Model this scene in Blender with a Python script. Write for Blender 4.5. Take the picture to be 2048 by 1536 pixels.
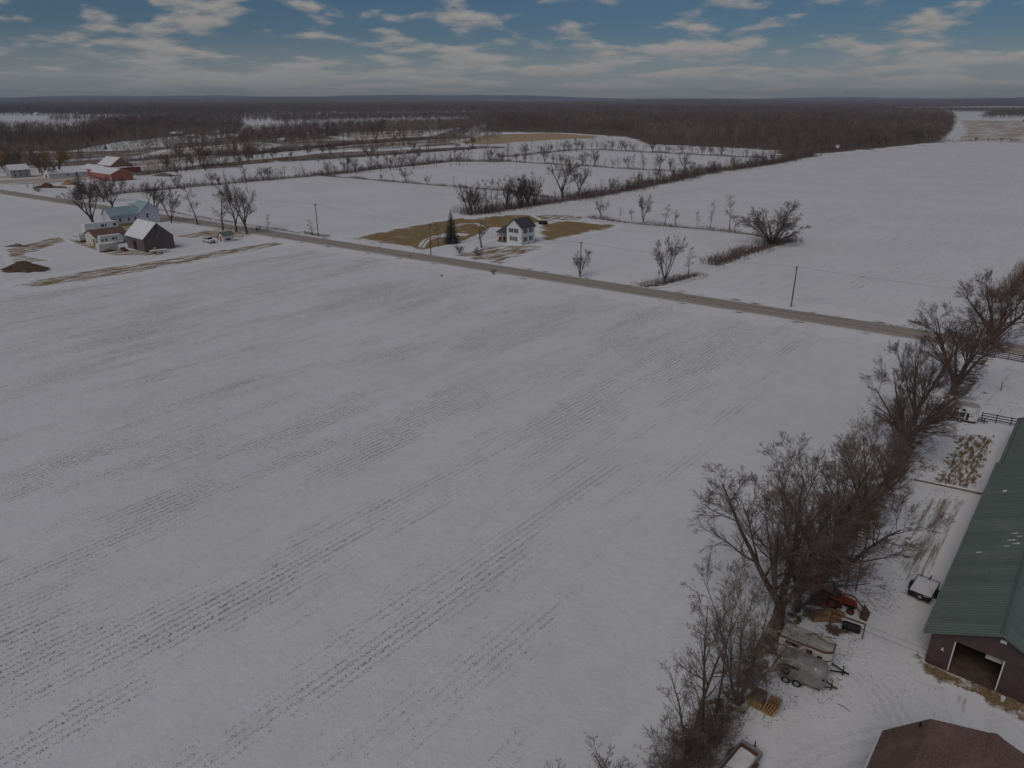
import bpy, math, random
import numpy as np
from mathutils import Vector, Matrix
from mathutils.geometry import tessellate_polygon

for o in list(bpy.data.objects):
    bpy.data.objects.remove(o)
SC = bpy.context.scene
COL = SC.collection
random.seed(7)
RNG = np.random.default_rng(7)

# ------------------------------------------------------------------ camera
F, H = 1420.0, 42.0                       # focal length in px of the 2048 px wide photograph, drone height
P = math.atan(568 / F)                    # pitch below the horizon
cam = bpy.data.cameras.new('camera')
cam.lens = 36 * F / 2048
cam.sensor_width = 36
cam.clip_end = 60000
cam_o = bpy.data.objects.new('camera', cam)
cam_o.location = (0, 0, H)
cam_o.rotation_euler = (math.pi / 2 - P, 0, 0)
COL.objects.link(cam_o)
SC.camera = cam_o

# ------------------------------------------------------------------ light, sky, exposure
SUN_EL, SUN_AZ = math.radians(48), math.radians(215)      # azimuth clockwise from +Y
sun = bpy.data.lights.new('sun', 'SUN')
sun.energy = 1.5
sun.angle = math.radians(40)
sun.color = (1.0, 0.925, 0.83)
sun_o = bpy.data.objects.new('sun', sun)
sd = Vector((math.sin(SUN_AZ) * math.cos(SUN_EL), math.cos(SUN_AZ) * math.cos(SUN_EL), math.sin(SUN_EL)))
sun_o.rotation_euler = (-sd).to_track_quat('-Z', 'Y').to_euler()
sun_o.location = (0, 0, 200)
COL.objects.link(sun_o)
SC.view_settings.view_transform = 'Standard'
SC.view_settings.look = 'None'
SC.view_settings.gamma = 1
SC.view_settings.use_curve_mapping = False
SC.view_settings.exposure = -0.63
SC.render.engine = 'CYCLES'
SC.cycles.max_bounces = 5
SC.cycles.diffuse_bounces = 2
SC.cycles.glossy_bounces = 2
SC.cycles.volume_bounces = 0
SC.cycles.transparent_max_bounces = 4


class NT:
    """small wrapper for building node trees"""
    def __init__(s, tree):
        s.t = tree
        tree.nodes.clear()

    def n(s, typ, **kw):
        nd = s.t.nodes.new(typ)
        for k, v in kw.items():
            if k.startswith('i_'):
                key = k[2:]
                key = int(key) if key.isdigit() else key.replace('_', ' ')
                nd.inputs[key].default_value = v
            else:
                setattr(nd, k, v)
        return nd

    def l(s, a, b):
        s.t.links.new(a, b)

    def math(s, op, a, b=None, c=None, clamp=False):
        nd = s.n('ShaderNodeMath', operation=op, use_clamp=clamp)
        for i, x in enumerate((a, b, c)):
            if x is None:
                continue
            if isinstance(x, (int, float)):
                nd.inputs[i].default_value = x
            else:
                s.l(x, nd.inputs[i])
        return nd.outputs[0]

    def mix(s, f, a, b, mode='MIX'):
        nd = s.n('ShaderNodeMix', data_type='RGBA', blend_type=mode)
        for key, x in ((0, f), (6, a), (7, b)):
            if isinstance(x, (int, float)):
                nd.inputs[key].default_value = x
            elif isinstance(x, (tuple, list)):
                nd.inputs[key].default_value = (*x[:3], 1)
            else:
                s.l(x, nd.inputs[key])
        return nd.outputs[2]

    def noise(s, vec, scale, detail=3, rough=.55, dims='3D'):
        nd = s.n('ShaderNodeTexNoise', noise_dimensions=dims)
        nd.inputs['Scale'].default_value = scale
        nd.inputs['Detail'].default_value = detail
        nd.inputs['Roughness'].default_value = rough
        if vec is not None:
            s.l(vec, nd.inputs['Vector'])
        return nd.outputs[0]

    def ramp(s, x, lo, hi):
        nd = s.n('ShaderNodeMapRange', interpolation_type='SMOOTHSTEP')
        s.l(x, nd.inputs[0])
        nd.inputs[1].default_value = lo
        nd.inputs[2].default_value = hi
        return nd.outputs[0]


def make_world():
    w = bpy.data.worlds.new('World')
    SC.world = w
    w.use_nodes = True
    N = NT(w.node_tree)
    tc = N.n('ShaderNodeTexCoord')
    sep = N.n('ShaderNodeSeparateXYZ')
    N.l(tc.outputs['Generated'], sep.inputs[0])
    X, Y, Z = sep.outputs
    sky = N.n('ShaderNodeTexSky', sky_type='NISHITA', sun_disc=False)
    sky.sun_elevation = SUN_EL
    sky.sun_rotation = SUN_AZ
    sky.air_density = 1.0
    sky.dust_density = 0.3
    sky.ozone_density = 3.0
    z = N.math('MAXIMUM', Z, 0.0)
    rad = N.math('SQRT', N.math('ADD', N.math('MULTIPLY', X, X), N.math('ADD', N.math('MULTIPLY', Y, Y), 1e-5)))
    ux, uy = N.math('DIVIDE', X, rad), N.math('DIVIDE', Y, rad)
    vv = N.math('MULTIPLY', N.math('LOGARITHM', N.math('ADD', z, 0.035), math.e), 3.0)

    def pos(dv, k=7.0):
        c = N.n('ShaderNodeCombineXYZ')
        N.l(N.math('MULTIPLY', ux, k), c.inputs[0])
        N.l(N.math('MULTIPLY_ADD', uy, k, 3.7), c.inputs[1])
        N.l(N.math('ADD', vv, dv), c.inputs[2])
        return c.outputs[0]
    n1 = N.noise(pos(0.0), 1.6, 9, .55)
    n2 = N.noise(pos(0.16), 1.6, 5, .55)
    # a little more cover towards the horizon, where one looks through more cloud
    cover = N.math('MULTIPLY', N.ramp(z, 0.11, 0.0), 0.09)
    dens = N.ramp(N.math('ADD', n1, cover), 0.492, 0.645)
    shade = N.math('MULTIPLY_ADD', N.math('SUBTRACT', n1, n2), 3.0, 0.55, clamp=True)
    cloud = N.mix(shade, (3.2, 3.2, 3.25), (5.1, 4.8, 4.45))
    blue = N.mix(1.0, sky.outputs[0], (0.25, 0.345, 0.44), 'MULTIPLY')
    c1 = N.mix(N.math('MULTIPLY', dens, .93), blue, cloud)
    hz = N.math('MULTIPLY', N.ramp(z, 0.085, 0.0), 0.66)
    c2 = N.mix(hz, c1, (4.6, 4.6, 4.65))
    bg = N.n('ShaderNodeBackground')
    bg.inputs[1].default_value = 0.1
    N.l(c2, bg.inputs[0])
    out = N.n('ShaderNodeOutputWorld')
    N.l(bg.outputs[0], out.inputs[0])


make_world()


# ------------------------------------------------------------------ pixel helpers (2048 x 1536 photograph -> ground)
def G(x, y, z=0.0):
    a, b = (x - 1024) / F, (768 - y) / F
    ry = math.cos(P) + b * math.sin(P)
    rz = -math.sin(P) + b * math.cos(P)
    t = (z - H) / rz
    return Vector((a * t, ry * t, z))


def project(X, Y, Z):
    c = Y * math.cos(P) - (Z - H) * math.sin(P)
    u = Y * math.sin(P) + (Z - H) * math.cos(P)
    return 1024 + F * X / c, 768 - F * u / c


def height_of(xb, yb, yt):
    p = G(xb, yb)
    lo, hi = 0.0, 60.0
    for _ in range(30):
        m = (lo + hi) / 2
        if project(p.x, p.y, m)[1] > yt:
            lo = m
        else:
            hi = m
    return lo


AU = math.radians(50)          # yaw of the crop rows / long side of the barn
AV = math.radians(-40)         # yaw across them
U = Vector((math.cos(AU), math.sin(AU), 0))
V = Vector((math.cos(AV), math.sin(AV), 0))


# ------------------------------------------------------------------ materials
MATS = {}


def new_mat(name):
    m = bpy.data.materials.new(name)
    m.use_nodes = True
    N = NT(m.node_tree)
    out = N.n('ShaderNodeOutputMaterial')
    b = N.n('ShaderNodeBsdfPrincipled')
    N.l(b.outputs[0], out.inputs[0])
    MATS[name] = m
    return m, N, b


def mat(name, c1, c2=None, scale=3.0, rough=.8, metal=0.0, bump=0.0, stretch=(1, 1, 1), lo=.35, hi=.65, spec=.3,
        c3=None, s3=.3, th3=(.55, .7), attr=None):
    m, N, b = new_mat(name)
    tc = N.n('ShaderNodeTexCoord')
    mp = N.n('ShaderNodeMapping')
    mp.inputs['Scale'].default_value = stretch
    N.l(tc.outputs['Object'], mp.inputs[0])
    b.inputs['Roughness'].default_value = rough
    b.inputs['Metallic'].default_value = metal
    b.inputs['Specular IOR Level'].default_value = spec
    if c2 is None:
        c2 = tuple(x * .8 for x in c1)
    nz = N.noise(mp.outputs[0], scale, 5, .6)
    col = N.mix(N.ramp(nz, lo, hi), c1, c2)
    if c3 is not None:
        nz3 = N.noise(tc.outputs['Object'], s3, 5, .65)
        col = N.mix(N.ramp(nz3, *th3), col, c3)
    if attr:
        at = N.n('ShaderNodeAttribute', attribute_name=attr)
        col = N.mix(1.0, col, at.outputs[0], 'MULTIPLY')
    N.l(col, b.inputs['Base Color'])
    if bump:
        bp = N.n('ShaderNodeBump')
        bp.inputs['Strength'].default_value = bump
        bp.inputs['Distance'].default_value = .05
        N.l(nz, bp.inputs['Height'])
        N.l(bp.outputs[0], b.inputs['Normal'])
    return m


SNOW = (.80, .79, .795)


def snow_mat(name, tint=SNOW, rows=0.0, row_len=26.0):
    """snow with soft drift relief; rows = strength of the faint crop-row grain"""
    m, N, b = new_mat(name)
    tc = N.n('ShaderNodeTexCoord')
    rot = N.n('ShaderNodeMapping', vector_type='POINT')
    rot.inputs['Rotation'].default_value = (0, 0, -AU)
    N.l(tc.outputs['Object'], rot.inputs[0])
    big = N.noise(tc.outputs['Object'], .035, 4, .55)
    fine = N.noise(tc.outputs['Object'], 1.3, 4, .6)
    mot = N.noise(rot.outputs[0], .35, 6, .65)
    col = N.mix(N.ramp(N.math('MULTIPLY_ADD', mot, .5, N.math('MULTIPLY', big, .5)), .32, .68), tint, tuple(x * .90 for x in tint))
    if rows:
        st = N.n('ShaderNodeMapping')
        st.inputs['Scale'].default_value = (1 / row_len, .55, 1)
        N.l(rot.outputs[0], st.inputs[0])
        r1 = N.noise(st.outputs[0], 1.0, 6, .68)
        pm = N.ramp(N.noise(rot.outputs[0], .02, 3, .5), .38, .66)
        col = N.mix(N.math('MULTIPLY', N.math('MULTIPLY', N.ramp(r1, .5, .72), pm), rows), col, (.33, .30, .28))
    N.l(col, b.inputs['Base Color'])
    b.inputs['Roughness'].default_value = .75
    b.inputs['Specular IOR Level'].default_value = .2
    bp = N.n('ShaderNodeBump')
    bp.inputs['Strength'].default_value = .6
    bp.inputs['Distance'].default_value = .15
    N.l(N.math('ADD', fine, N.math('MULTIPLY', big, 2.0)), bp.inputs['Height'])
    N.l(bp.outputs[0], b.inputs['Normal'])
    return m


def patchy_mat(name, over, over2, scale=.6, stretch=(1, 1, 1), yaw=0.0, bias=0.0, snow=SNOW, soft=.07, fine=4.0, world_rot=True):
    """bare ground showing through snow: the sheet's own 'fade' attribute thins it out towards its ragged rim"""
    m, N, b = new_mat(name)
    tc = N.n('ShaderNodeTexCoord')
    rot = N.n('ShaderNodeMapping')
    rot.inputs['Rotation'].default_value = (0, 0, -yaw)
    N.l(tc.outputs['Object'], rot.inputs[0])
    st = N.n('ShaderNodeMapping')
    st.inputs['Scale'].default_value = stretch
    N.l(rot.outputs[0], st.inputs[0])
    n1 = N.math('MULTIPLY_ADD', N.noise(st.outputs[0], scale, 8, .70), 2.3, -.65)
    at = N.n('ShaderNodeAttribute', attribute_name='fade')
    f = N.math('ADD', n1, N.math('MULTIPLY_ADD', at.outputs['Fac'], .70, bias + .12 - .70))
    f = N.math('ADD', f, N.math('MULTIPLY_ADD', N.noise(st.outputs[0], scale * 6, 5, .7), .7, -.35))
    k = N.ramp(f, .5 - soft * 1.6, .5 + soft * 1.6)
    n2 = N.noise(tc.outputs['Object'], fine, 5, .65)
    col = N.mix(k, snow, N.mix(N.ramp(n2, .35, .65), over, over2))
    N.l(col, b.inputs['Base Color'])
    b.inputs['Roughness'].default_value = .85
    b.inputs['Specular IOR Level'].default_value = .15
    bp = N.n('ShaderNodeBump')
    bp.inputs['Strength'].default_value = .4
    bp.inputs['Distance'].default_value = .06
    N.l(N.math('SUBTRACT', n2, k), bp.inputs['Height'])
    N.l(bp.outputs[0], b.inputs['Normal'])
    return m


def road_mat():
    m, N, b = new_mat('road_gravel')
    uv = N.n('ShaderNodeUVMap', uv_map='UVMap')
    sp = N.n('ShaderNodeSeparateXYZ')
    N.l(uv.outputs[0], sp.inputs[0])
    tc = N.n('ShaderNodeTexCoord')
    st = N.n('ShaderNodeCombineXYZ')
    N.l(N.math('MULTIPLY', sp.outputs[0], .05), st.inputs[0])
    N.l(N.math('MULTIPLY', sp.outputs[1], 9.0), st.inputs[1])
    streak = N.noise(st.outputs[0], 1.6, 5, .6)
    gr = N.noise(tc.outputs['Object'], 2.5, 6, .7)
    c = N.mix(N.ramp(streak, .35, .65), (.34, .285, .24), (.50, .435, .38))
    c = N.mix(N.ramp(gr, .3, .75), c, (.31, .26, .22))
    # wheel lines packed darker by traffic
    w = N.math('ABSOLUTE', N.math('SUBTRACT', N.math('ABSOLUTE', N.math('SUBTRACT', sp.outputs[1], .5)), .17))
    c = N.mix(N.math('MULTIPLY', N.ramp(w, .09, .0), .55), c, (.27, .215, .175))
    edge = N.math('ABSOLUTE', N.math('SUBTRACT', sp.outputs[1], .5))
    e = N.ramp(N.math('ADD', edge, N.math('MULTIPLY_ADD', gr, .34, -.17)), .40, .50)
    c = N.mix(e, c, (.68, .66, .65))
    N.l(c, b.inputs['Base Color'])
    b.inputs['Roughness'].default_value = .9
    bp = N.n('ShaderNodeBump')
    bp.inputs['Strength'].default_value = .4
    bp.inputs['Distance'].default_value = .05
    N.l(gr, bp.inputs['Height'])
    N.l(bp.outputs[0], b.inputs['Normal'])
    return m


snow_mat('snow_open', rows=.25, row_len=40)
snow_mat('snow_field', rows=.26, row_len=14)
snow_mat('snow_smooth', rows=.0)
mat('snow_rut', (.66, .65, .66), (.76, .76, .78), 2.5, .8, bump=.3)
mat('snow_top', (.80, .79, .795), (.74, .735, .74), .9, .75, bump=.15)
road_mat()
patchy_mat('lawn', (.34, .235, .105), (.23, .17, .08), .22, (.5, 1, 1), AV, bias=.24, soft=.13, fine=1.2)
patchy_mat('lawn_thin', (.33, .22, .10), (.22, .155, .08), .6, (.3, 1, 1), AU, bias=-.07, soft=.11, fine=1.5)
patchy_mat('verge', (.22, .14, .075), (.14, .09, .055), .8, (.25, 1, 1), math.radians(-34.8), bias=.0, soft=.10)
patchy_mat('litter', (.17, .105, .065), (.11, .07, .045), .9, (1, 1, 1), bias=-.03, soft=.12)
patchy_mat('mud_yard', (.15, .085, .055), (.22, .155, .07), 1.7, (.3, 1.3, 1), AU, bias=-.06, soft=.12)
patchy_mat('mud_tracks', (.34, .29, .25), (.22, .17, .13), .9, (.10, 1.5, 1), AU, bias=-.18, soft=.16)
patchy_mat('straw_door', (.30, .215, .115), (.17, .11, .06), .7, (1, 1, 1), bias=.14, soft=.16)
patchy_mat('tan_field', (.50, .38, .22), (.42, .30, .17), .03, (.3, 1, 1), AV, bias=.30, soft=.10, fine=.2)
patchy_mat('tan_thin', (.48, .40, .31), (.40, .31, .23), .05, (.2, 1, 1), AU, bias=-.02, soft=.22, fine=.3)
patchy_mat('scrub', (.27, .20, .15), (.18, .13, .10), .035, (.35, 1, 1), AU, bias=.10, soft=.16, fine=.25)
patchy_mat('wood_floor', (.12, .085, .065), (.16, .11, .08), .06, (1, 1, 1), bias=.35, soft=.12, fine=.5)
mat('dirt', (.13, .085, .06), (.085, .055, .042), 1.6, .95, bump=.8)
mat('bark', (.13, .09, .07), (.075, .052, .042), 3, .9, stretch=(2, 2, .6), bump=.5)
mat('bark_pale', (.20, .15, .11), (.12, .088, .068), 3, .9, stretch=(2, 2, .6), bump=.5)
mat('twig', (.185, .132, .108), (.135, .096, .080), 1, .9)
mat('twig_grey', (.24, .175, .138), (.165, .122, .098), 1, .9)
mat('twig_red', (.16, .075, .055), (.11, .06, .05), 1, .9)
mat('twig_gold', (.34, .205, .06), (.24, .14, .05), 1, .9)
mat('brush', (1, 1, 1), (.72, .72, .72), .4, .9, attr='tint')
mat('wood_mass', (1, 1, 1), (.75, .75, .75), .02, .95, attr='tint', spec=.05)
mat('stubble', (.125, .098, .09), (.24, .19, .165), 2.2, .9)
mat('spruce', (.055, .066, .054), (.034, .045, .038), 2, .8)
mat('green_roof', (.205, .240, .210), (.150, .180, .158), 1.1, .55, .0, spec=.45, stretch=(1, .06, .06), c3=(.27, .285, .265), s3=.28, th3=(.52, .80))
mat('green_roof_dark', (.135, .168, .145), (.115, .145, .125), .7, .5, .0, spec=.5)
mat('brown_steel', (.105, .066, .066), (.085, .053, .055), 1.5, .5, .1, spec=.4)
mat('shingle_brown', (.205, .125, .102), (.13, .080, .068), 7, .9, bump=.5, c3=(.25, .165, .14), s3=.35, th3=(.48, .75))
mat('shingle_dark', (.085, .08, .09), (.06, .058, .066), 6, .85, bump=.3)
mat('shingle_grey', (.19, .18, .18), (.14, .13, .13), 6, .85, bump=.3)
mat('white_paint', (.74, .74, .75), (.66, .66, .67), 1.2, .6)
mat('cream_paint', (.66, .64, .55), (.58, .56, .48), 1.2, .6)
mat('wrap_white', (.66, .67, .73), (.56, .57, .64), .8, .6)
mat('teal_wrap', (.25, .38, .39), (.36, .47, .47), .7, .6, stretch=(.15, 3, 3), c3=(.20, .31, .33), s3=.5)
mat('osb', (.45, .33, .17), (.36, .26, .13), 3, .8)
mat('barn_wood', (.20, .155, .15), (.115, .088, .088), 2.2, .9, stretch=(3, 3, .15), bump=.4)
mat('barn_red', (.40, .075, .06), (.30, .06, .05), .8, .75)
mat('barn_rose', (.42, .16, .12), (.33, .12, .09), 1.0, .8)
mat('barn_old', (.30, .19, .14), (.22, .14, .11), 1.2, .9)
mat('black', (.012, .012, .013), (.02, .02, .02), 3, .55)
mat('rubber', (.022, .021, .021), (.035, .033, .032), 5, .85)
mat('glass', (.02, .024, .03), (.03, .034, .04), .6, .08, spec=.7)
mat('window_pale', (.20, .20, .17), (.12, .12, .11), .8, .15, spec=.6)  # pane with a paler base colour than the plain glass
mat('steel', (.42, .42, .42), (.34, .34, .33), 2, .4, .6)
mat('aluminium', (.36, .345, .33), (.25, .24, .225), 1.6, .62, .15, c3=(.24, .215, .19), s3=.9)
mat('trailer_white', (.68, .66, .60), (.56, .53, .46), 1.1, .45, spec=.5, c3=(.38, .33, .27), s3=.55, th3=(.52, .75))
mat('trailer_clean', (.74, .74, .74), (.64, .64, .64), .9, .4, spec=.5)
mat('trailer_roof', (.46, .44, .40), (.30, .28, .25), 1.2, .6, stretch=(.3, 2, 1))
mat('maroon', (.16, .025, .025), (.11, .02, .02), 1, .5)
mat('pallet', (.42, .27, .11), (.27, .165, .07), 2.2, .85, stretch=(.4, 2, 2))
mat('old_wood', (.22, .165, .125), (.14, .105, .085), 3, .9, stretch=(.4, 3, 3))
mat('pole_wood', (.16, .125, .105), (.105, .08, .068), 2, .9, stretch=(3, 3, .3))
mat('grey_board', (.30, .295, .30), (.22, .215, .22), 1.6, .8, stretch=(.3, 2, 2))
mat('rust', (.155, .072, .045), (.085, .045, .032), 2.5, .9)
mat('orange_paint', (.30, .048, .028), (.16, .035, .024), 1.5, .5, spec=.5)
mat('bucket', (.15, .085, .055), (.09, .05, .038), 2, .75)
mat('yellow', (.65, .45, .03), (.55, .38, .03), 2, .6)
mat('brick', (.20, .06, .045), (.13, .045, .035), 3, .85)
mat('concrete', (.42, .40, .38), (.33, .32, .30), 2, .9)
mat('stone', (.36, .35, .29), (.27, .27, .22), 1.5, .9, bump=.6)
mat('hay', (.36, .24, .12), (.25, .165, .085), 3, .95, bump=.6)
mat('purple_tarp', (.09, .06, .19), (.06, .04, .13), 2, .6)
mat('car_red', (.30, .02, .03), (.22, .02, .028), 1, .35, spec=.5)
mat('hill', (.10, .095, .10), (.14, .13, .135), .0012, .95, spec=.05)


# ------------------------------------------------------------------ object helpers
def tag(o, label=None, cat=None, group=None, kind=None):
    if label:
        o['label'] = label
    if cat:
        o['category'] = cat
    if group:
        o['group'] = group
    if kind:
        o['kind'] = kind
    return o


def thing(name, label, cat, loc, yaw=0.0, group=None):
    o = bpy.data.objects.new(name, None)
    o.empty_display_size = .5
    COL.objects.link(o)
    o.location = loc
    o.rotation_euler = (0, 0, yaw)
    return tag(o, label, cat, group)


def link(name, me, m, parent=None):
    if m is not None and not me.materials:
        me.materials.append(MATS[m] if isinstance(m, str) else m)
    o = bpy.data.objects.new(name, me)
    COL.objects.link(o)
    if parent is not None:
        o.parent = parent
    return o


def np_mesh(name, verts, tris=None, quads=None, smooth=False, tint=None, fade=None):
    verts = np.asarray(verts, np.float32).reshape(-1, 3)
    me = bpy.data.meshes.new(name)
    nt = 0 if tris is None else len(tris)
    nq = 0 if quads is None else len(quads)
    me.vertices.add(len(verts))
    me.vertices.foreach_set('co', verts.ravel())
    idx = []
    if nt:
        idx.append(np.asarray(tris, np.int32).ravel())
    if nq:
        idx.append(np.asarray(quads, np.int32).ravel())
    idx = np.concatenate(idx)
    me.loops.add(len(idx))
    me.loops.foreach_set('vertex_index', idx)
    me.polygons.add(nt + nq)
    starts = np.concatenate([np.arange(nt) * 3, nt * 3 + np.arange(nq) * 4]).astype(np.int32)
    me.polygons.foreach_set('loop_start', starts)
    if smooth:
        me.polygons.foreach_set('use_smooth', np.ones(nt + nq, bool))
    if tint is not None:
        a = me.attributes.new('tint', 'FLOAT_COLOR', 'POINT')
        a.data.foreach_set('color', np.concatenate([np.asarray(tint, np.float32), np.ones((len(verts), 1), np.float32)], 1).ravel())
    if fade is not None:
        a = me.attributes.new('fade', 'FLOAT', 'POINT')
        a.data.foreach_set('value', np.asarray(fade, np.float32))
    me.update(calc_edges=True)
    return me


class MB:
    """collects polygons for one mesh object"""
    def __init__(s):
        s.v, s.f = [], []

    def add(s, vs, fs):
        k = len(s.v)
        s.v += [tuple(p) for p in vs]
        s.f += [tuple(i + k for i in f) for f in fs]
        return s

    def box(s, x0, x1, y0, y1, z0, z1, bev=0.0):
        vs = [(x, y, z) for z in (z0, z1) for x, y in ((x0, y0), (x1, y0), (x1, y1), (x0, y1))]
        return s.add(vs, [(3, 2, 1, 0), (4, 5, 6, 7), (0, 1, 5, 4), (1, 2, 6, 5), (2, 3, 7, 6), (3, 0, 4, 7)])

    def obox(s, c, ax, ay, az):
        """box by centre and three half-axis vectors"""
        c, ax, ay, az = map(Vector, (c, ax, ay, az))
        vs = [c + ax * i + ay * j + az * k for k in (-1, 1) for i, j in ((-1, -1), (1, -1), (1, 1), (-1, 1))]
        return s.add(vs, [(3, 2, 1, 0), (4, 5, 6, 7), (0, 1, 5, 4), (1, 2, 6, 5), (2, 3, 7, 6), (3, 0, 4, 7)])

    def bar(s, a, b, w=.05, h=None):
        a, b = Vector(a), Vector(b)
        d = (b - a)
        L = d.length
        d.normalize()
        side = d.cross(Vector((0, 0, 1)))
        if side.length < 1e-3:
            side = Vector((1, 0, 0))
        side.normalize()
        up = side.cross(d)
        return s.obox((a + b) / 2, d * (L / 2), side * (w / 2), up * ((h or w) / 2))

    def prism(s, prof, x0, x1):
        """profile of (y, z) extruded along x"""
        n = len(prof)
        vs = [(x0, y, z) for y, z in prof] + [(x1, y, z) for y, z in prof]
        fs = [tuple(range(n))[::-1], tuple(range(n, 2 * n))]
        fs += [(i, (i + 1) % n, n + (i + 1) % n, n + i) for i in range(n)]
        return s.add(vs, fs)

    def extrude(s, poly, y0, y1):
        """profile of (x, z) extruded along y"""
        n = len(poly)
        vs = [(x, y0, z) for x, z in poly] + [(x, y1, z) for x, z in poly]
        fs = [tuple(range(n)), tuple(range(n, 2 * n))[::-1]]
        fs += [(i, n + i, n + (i + 1) % n, (i + 1) % n) for i in range(n)]
        return s.add(vs, fs)

    def tube(s, pts, radii, k=8, cap=True):
        pts = [Vector(p) for p in pts]
        if isinstance(radii, (int, float)):
            radii = [radii] * len(pts)
        base = len(s.v)
        ref = None
        for i, p in enumerate(pts):
            d = (pts[min(i + 1, len(pts) - 1)] - pts[max(i - 1, 0)]).normalized()
            a = d.cross(Vector((0, 0, 1)) if abs(d.z) < .9 else Vector((1, 0, 0))).normalized()
            b = d.cross(a)
            for j in range(k):
                t = 2 * math.pi * j / k
                s.v.append(tuple(p + (a * math.cos(t) + b * math.sin(t)) * radii[i]))
        for i in range(len(pts) - 1):
            for j in range(k):
                s.f.append((base + i * k + j, base + i * k + (j + 1) % k, base + (i + 1) * k + (j + 1) % k, base + (i + 1) * k + j))
        if cap:
            s.f.append(tuple(base + j for j in range(k))[::-1])
            s.f.append(tuple(base + (len(pts) - 1) * k + j for j in range(k)))
        return s

    def wheel(s, c, r, w, axis=(0, 1, 0), k=16, hole=.55):
        """ring tyre round an axis"""
        c, ax = Vector(c), Vector(axis).normalized()
        a = ax.cross(Vector((0, 0, 1))).normalized()
        b = ax.cross(a)
        base = len(s.v)
        for rr, ww in ((r * hole, -.5), (r * .92, -.5), (r, -.25), (r, .25), (r * .92, .5), (r * hole, .5)):
            for j in range(k):
                t = 2 * math.pi * j / k
                s.v.append(tuple(c + (a * math.cos(t) + b * math.sin(t)) * rr + ax * (w * ww)))
        for i in range(6):
            for j in range(k):
                i2 = (i + 1) % 6
                s.f.append((base + i * k + j, base + i * k + (j + 1) % k, base + i2 * k + (j + 1) % k, base + i2 * k + j))
        return s

    def disc(s, c, r, w, axis=(0, 1, 0), k=14):
        c, ax = Vector(c), Vector(axis).normalized()
        return s.tube([c - ax * w / 2, c + ax * w / 2], r, k)

    def mesh(s, name, smooth=False):
        me = bpy.data.meshes.new(name)
        me.from_pydata(s.v, [], s.f)
        if smooth:
            me.polygons.foreach_set('use_smooth', [True] * len(me.polygons))
        me.update()
        return me

    def build(s, name, m, parent=None, smooth=False):
        return link(name, s.mesh(name, smooth), m, parent)


def box_part(name, m, parent, *b):
    return MB().box(*b).build(name, m, parent)


# ------------------------------------------------------------------ ground sheets
def in_poly(poly, x, y):
    x, y = np.asarray(x), np.asarray(y)
    ins = np.zeros(x.shape, bool)
    n = len(poly)
    for i in range(n):
        x0, y0, x1, y1 = poly[i][0], poly[i][1], poly[(i + 1) % n][0], poly[(i + 1) % n][1]
        c = ((y0 > y) != (y1 > y)) & (x < (x1 - x0) * (y - y0) / (y1 - y0 + 1e-12) + x0)
        ins ^= c
    return ins


def ragged(pts, step, amp):
    out = []
    n = len(pts)
    for i in range(n):
        a, b = Vector(pts[i]), Vector(pts[(i + 1) % n])
        d = b - a
        k = max(1, int(d.length / step))
        nor = Vector((-d.y, d.x, 0)).normalized() if d.length > 0 else Vector((0, 0, 0))
        for j in range(k):
            w = amp * (random.random() - .5) * 2 if (j or amp) else 0
            out.append(a + d * (j / k) + nor * w)
    return out


SHEETS = [0]
PATCHY = ('lawn', 'lawn_thin', 'verge', 'litter', 'mud_yard', 'mud_tracks', 'straw_door', 'tan_field', 'tan_thin', 'wood_floor', 'scrub')


def sheet(name, pts, z, m, step=2.0, amp=.5, rim=2.5, kind='structure'):
    """ground patch; patchy materials get a grid whose 'fade' runs 0 -> 1 within 'rim' of the outline"""
    SHEETS[0] += 1
    z = .006 + .0013 * SHEETS[0]            # every sheet on a level of its own, in the order laid
    pts = [Vector((p[0], p[1], 0)) for p in pts]
    if m in PATCHY:
        P2 = np.array([(p.x, p.y) for p in pts])
        lo, hi = P2.min(0), P2.max(0)
        cell = max(rim / 5, math.sqrt((hi[0] - lo[0]) * (hi[1] - lo[1]) / 14000))
        xs = np.arange(lo[0] - 2 * cell, hi[0] + 2 * cell, cell)
        ys = np.arange(lo[1] - 2 * cell, hi[1] + 2 * cell, cell)
        X, Y = np.meshgrid(xs, ys, indexing='ij')
        ins = in_poly([tuple(p) for p in P2], X, Y)
        d = np.full(X.shape, 1e9)
        for a, b in zip(P2, np.roll(P2, -1, 0)):
            e = b - a
            t = np.clip(((X - a[0]) * e[0] + (Y - a[1]) * e[1]) / (e @ e + 1e-9), 0, 1)
            d = np.minimum(d, np.hypot(X - a[0] - t * e[0], Y - a[1] - t * e[1]))
        fade = np.where(ins, np.clip(d / rim, 0, 1), 0)
        near = ins | (d < cell * 1.01)
        nx, ny = X.shape
        idx = np.arange(nx * ny).reshape(nx, ny)
        keep = near[:-1, :-1] | near[1:, :-1] | near[1:, 1:] | near[:-1, 1:]
        q = np.stack([idx[:-1, :-1], idx[1:, :-1], idx[1:, 1:], idx[:-1, 1:]], -1)[keep]
        used, inv = np.unique(q.ravel(), return_inverse=True)
        co = np.stack([X.ravel(), Y.ravel(), np.full(nx * ny, z)], 1)[used]
        me = np_mesh(name, co, None, inv.reshape(-1, 4), fade=fade.ravel()[used])
    else:
        ring = ragged(pts, step, amp)
        tri = tessellate_polygon([ring])
        me = bpy.data.meshes.new(name)
        me.from_pydata([(p.x, p.y, z) for p in ring], [], [tuple(t) for t in tri])
        me.update()
    o = link(name, me, m)
    tag(o, kind=kind)
    return o


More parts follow.
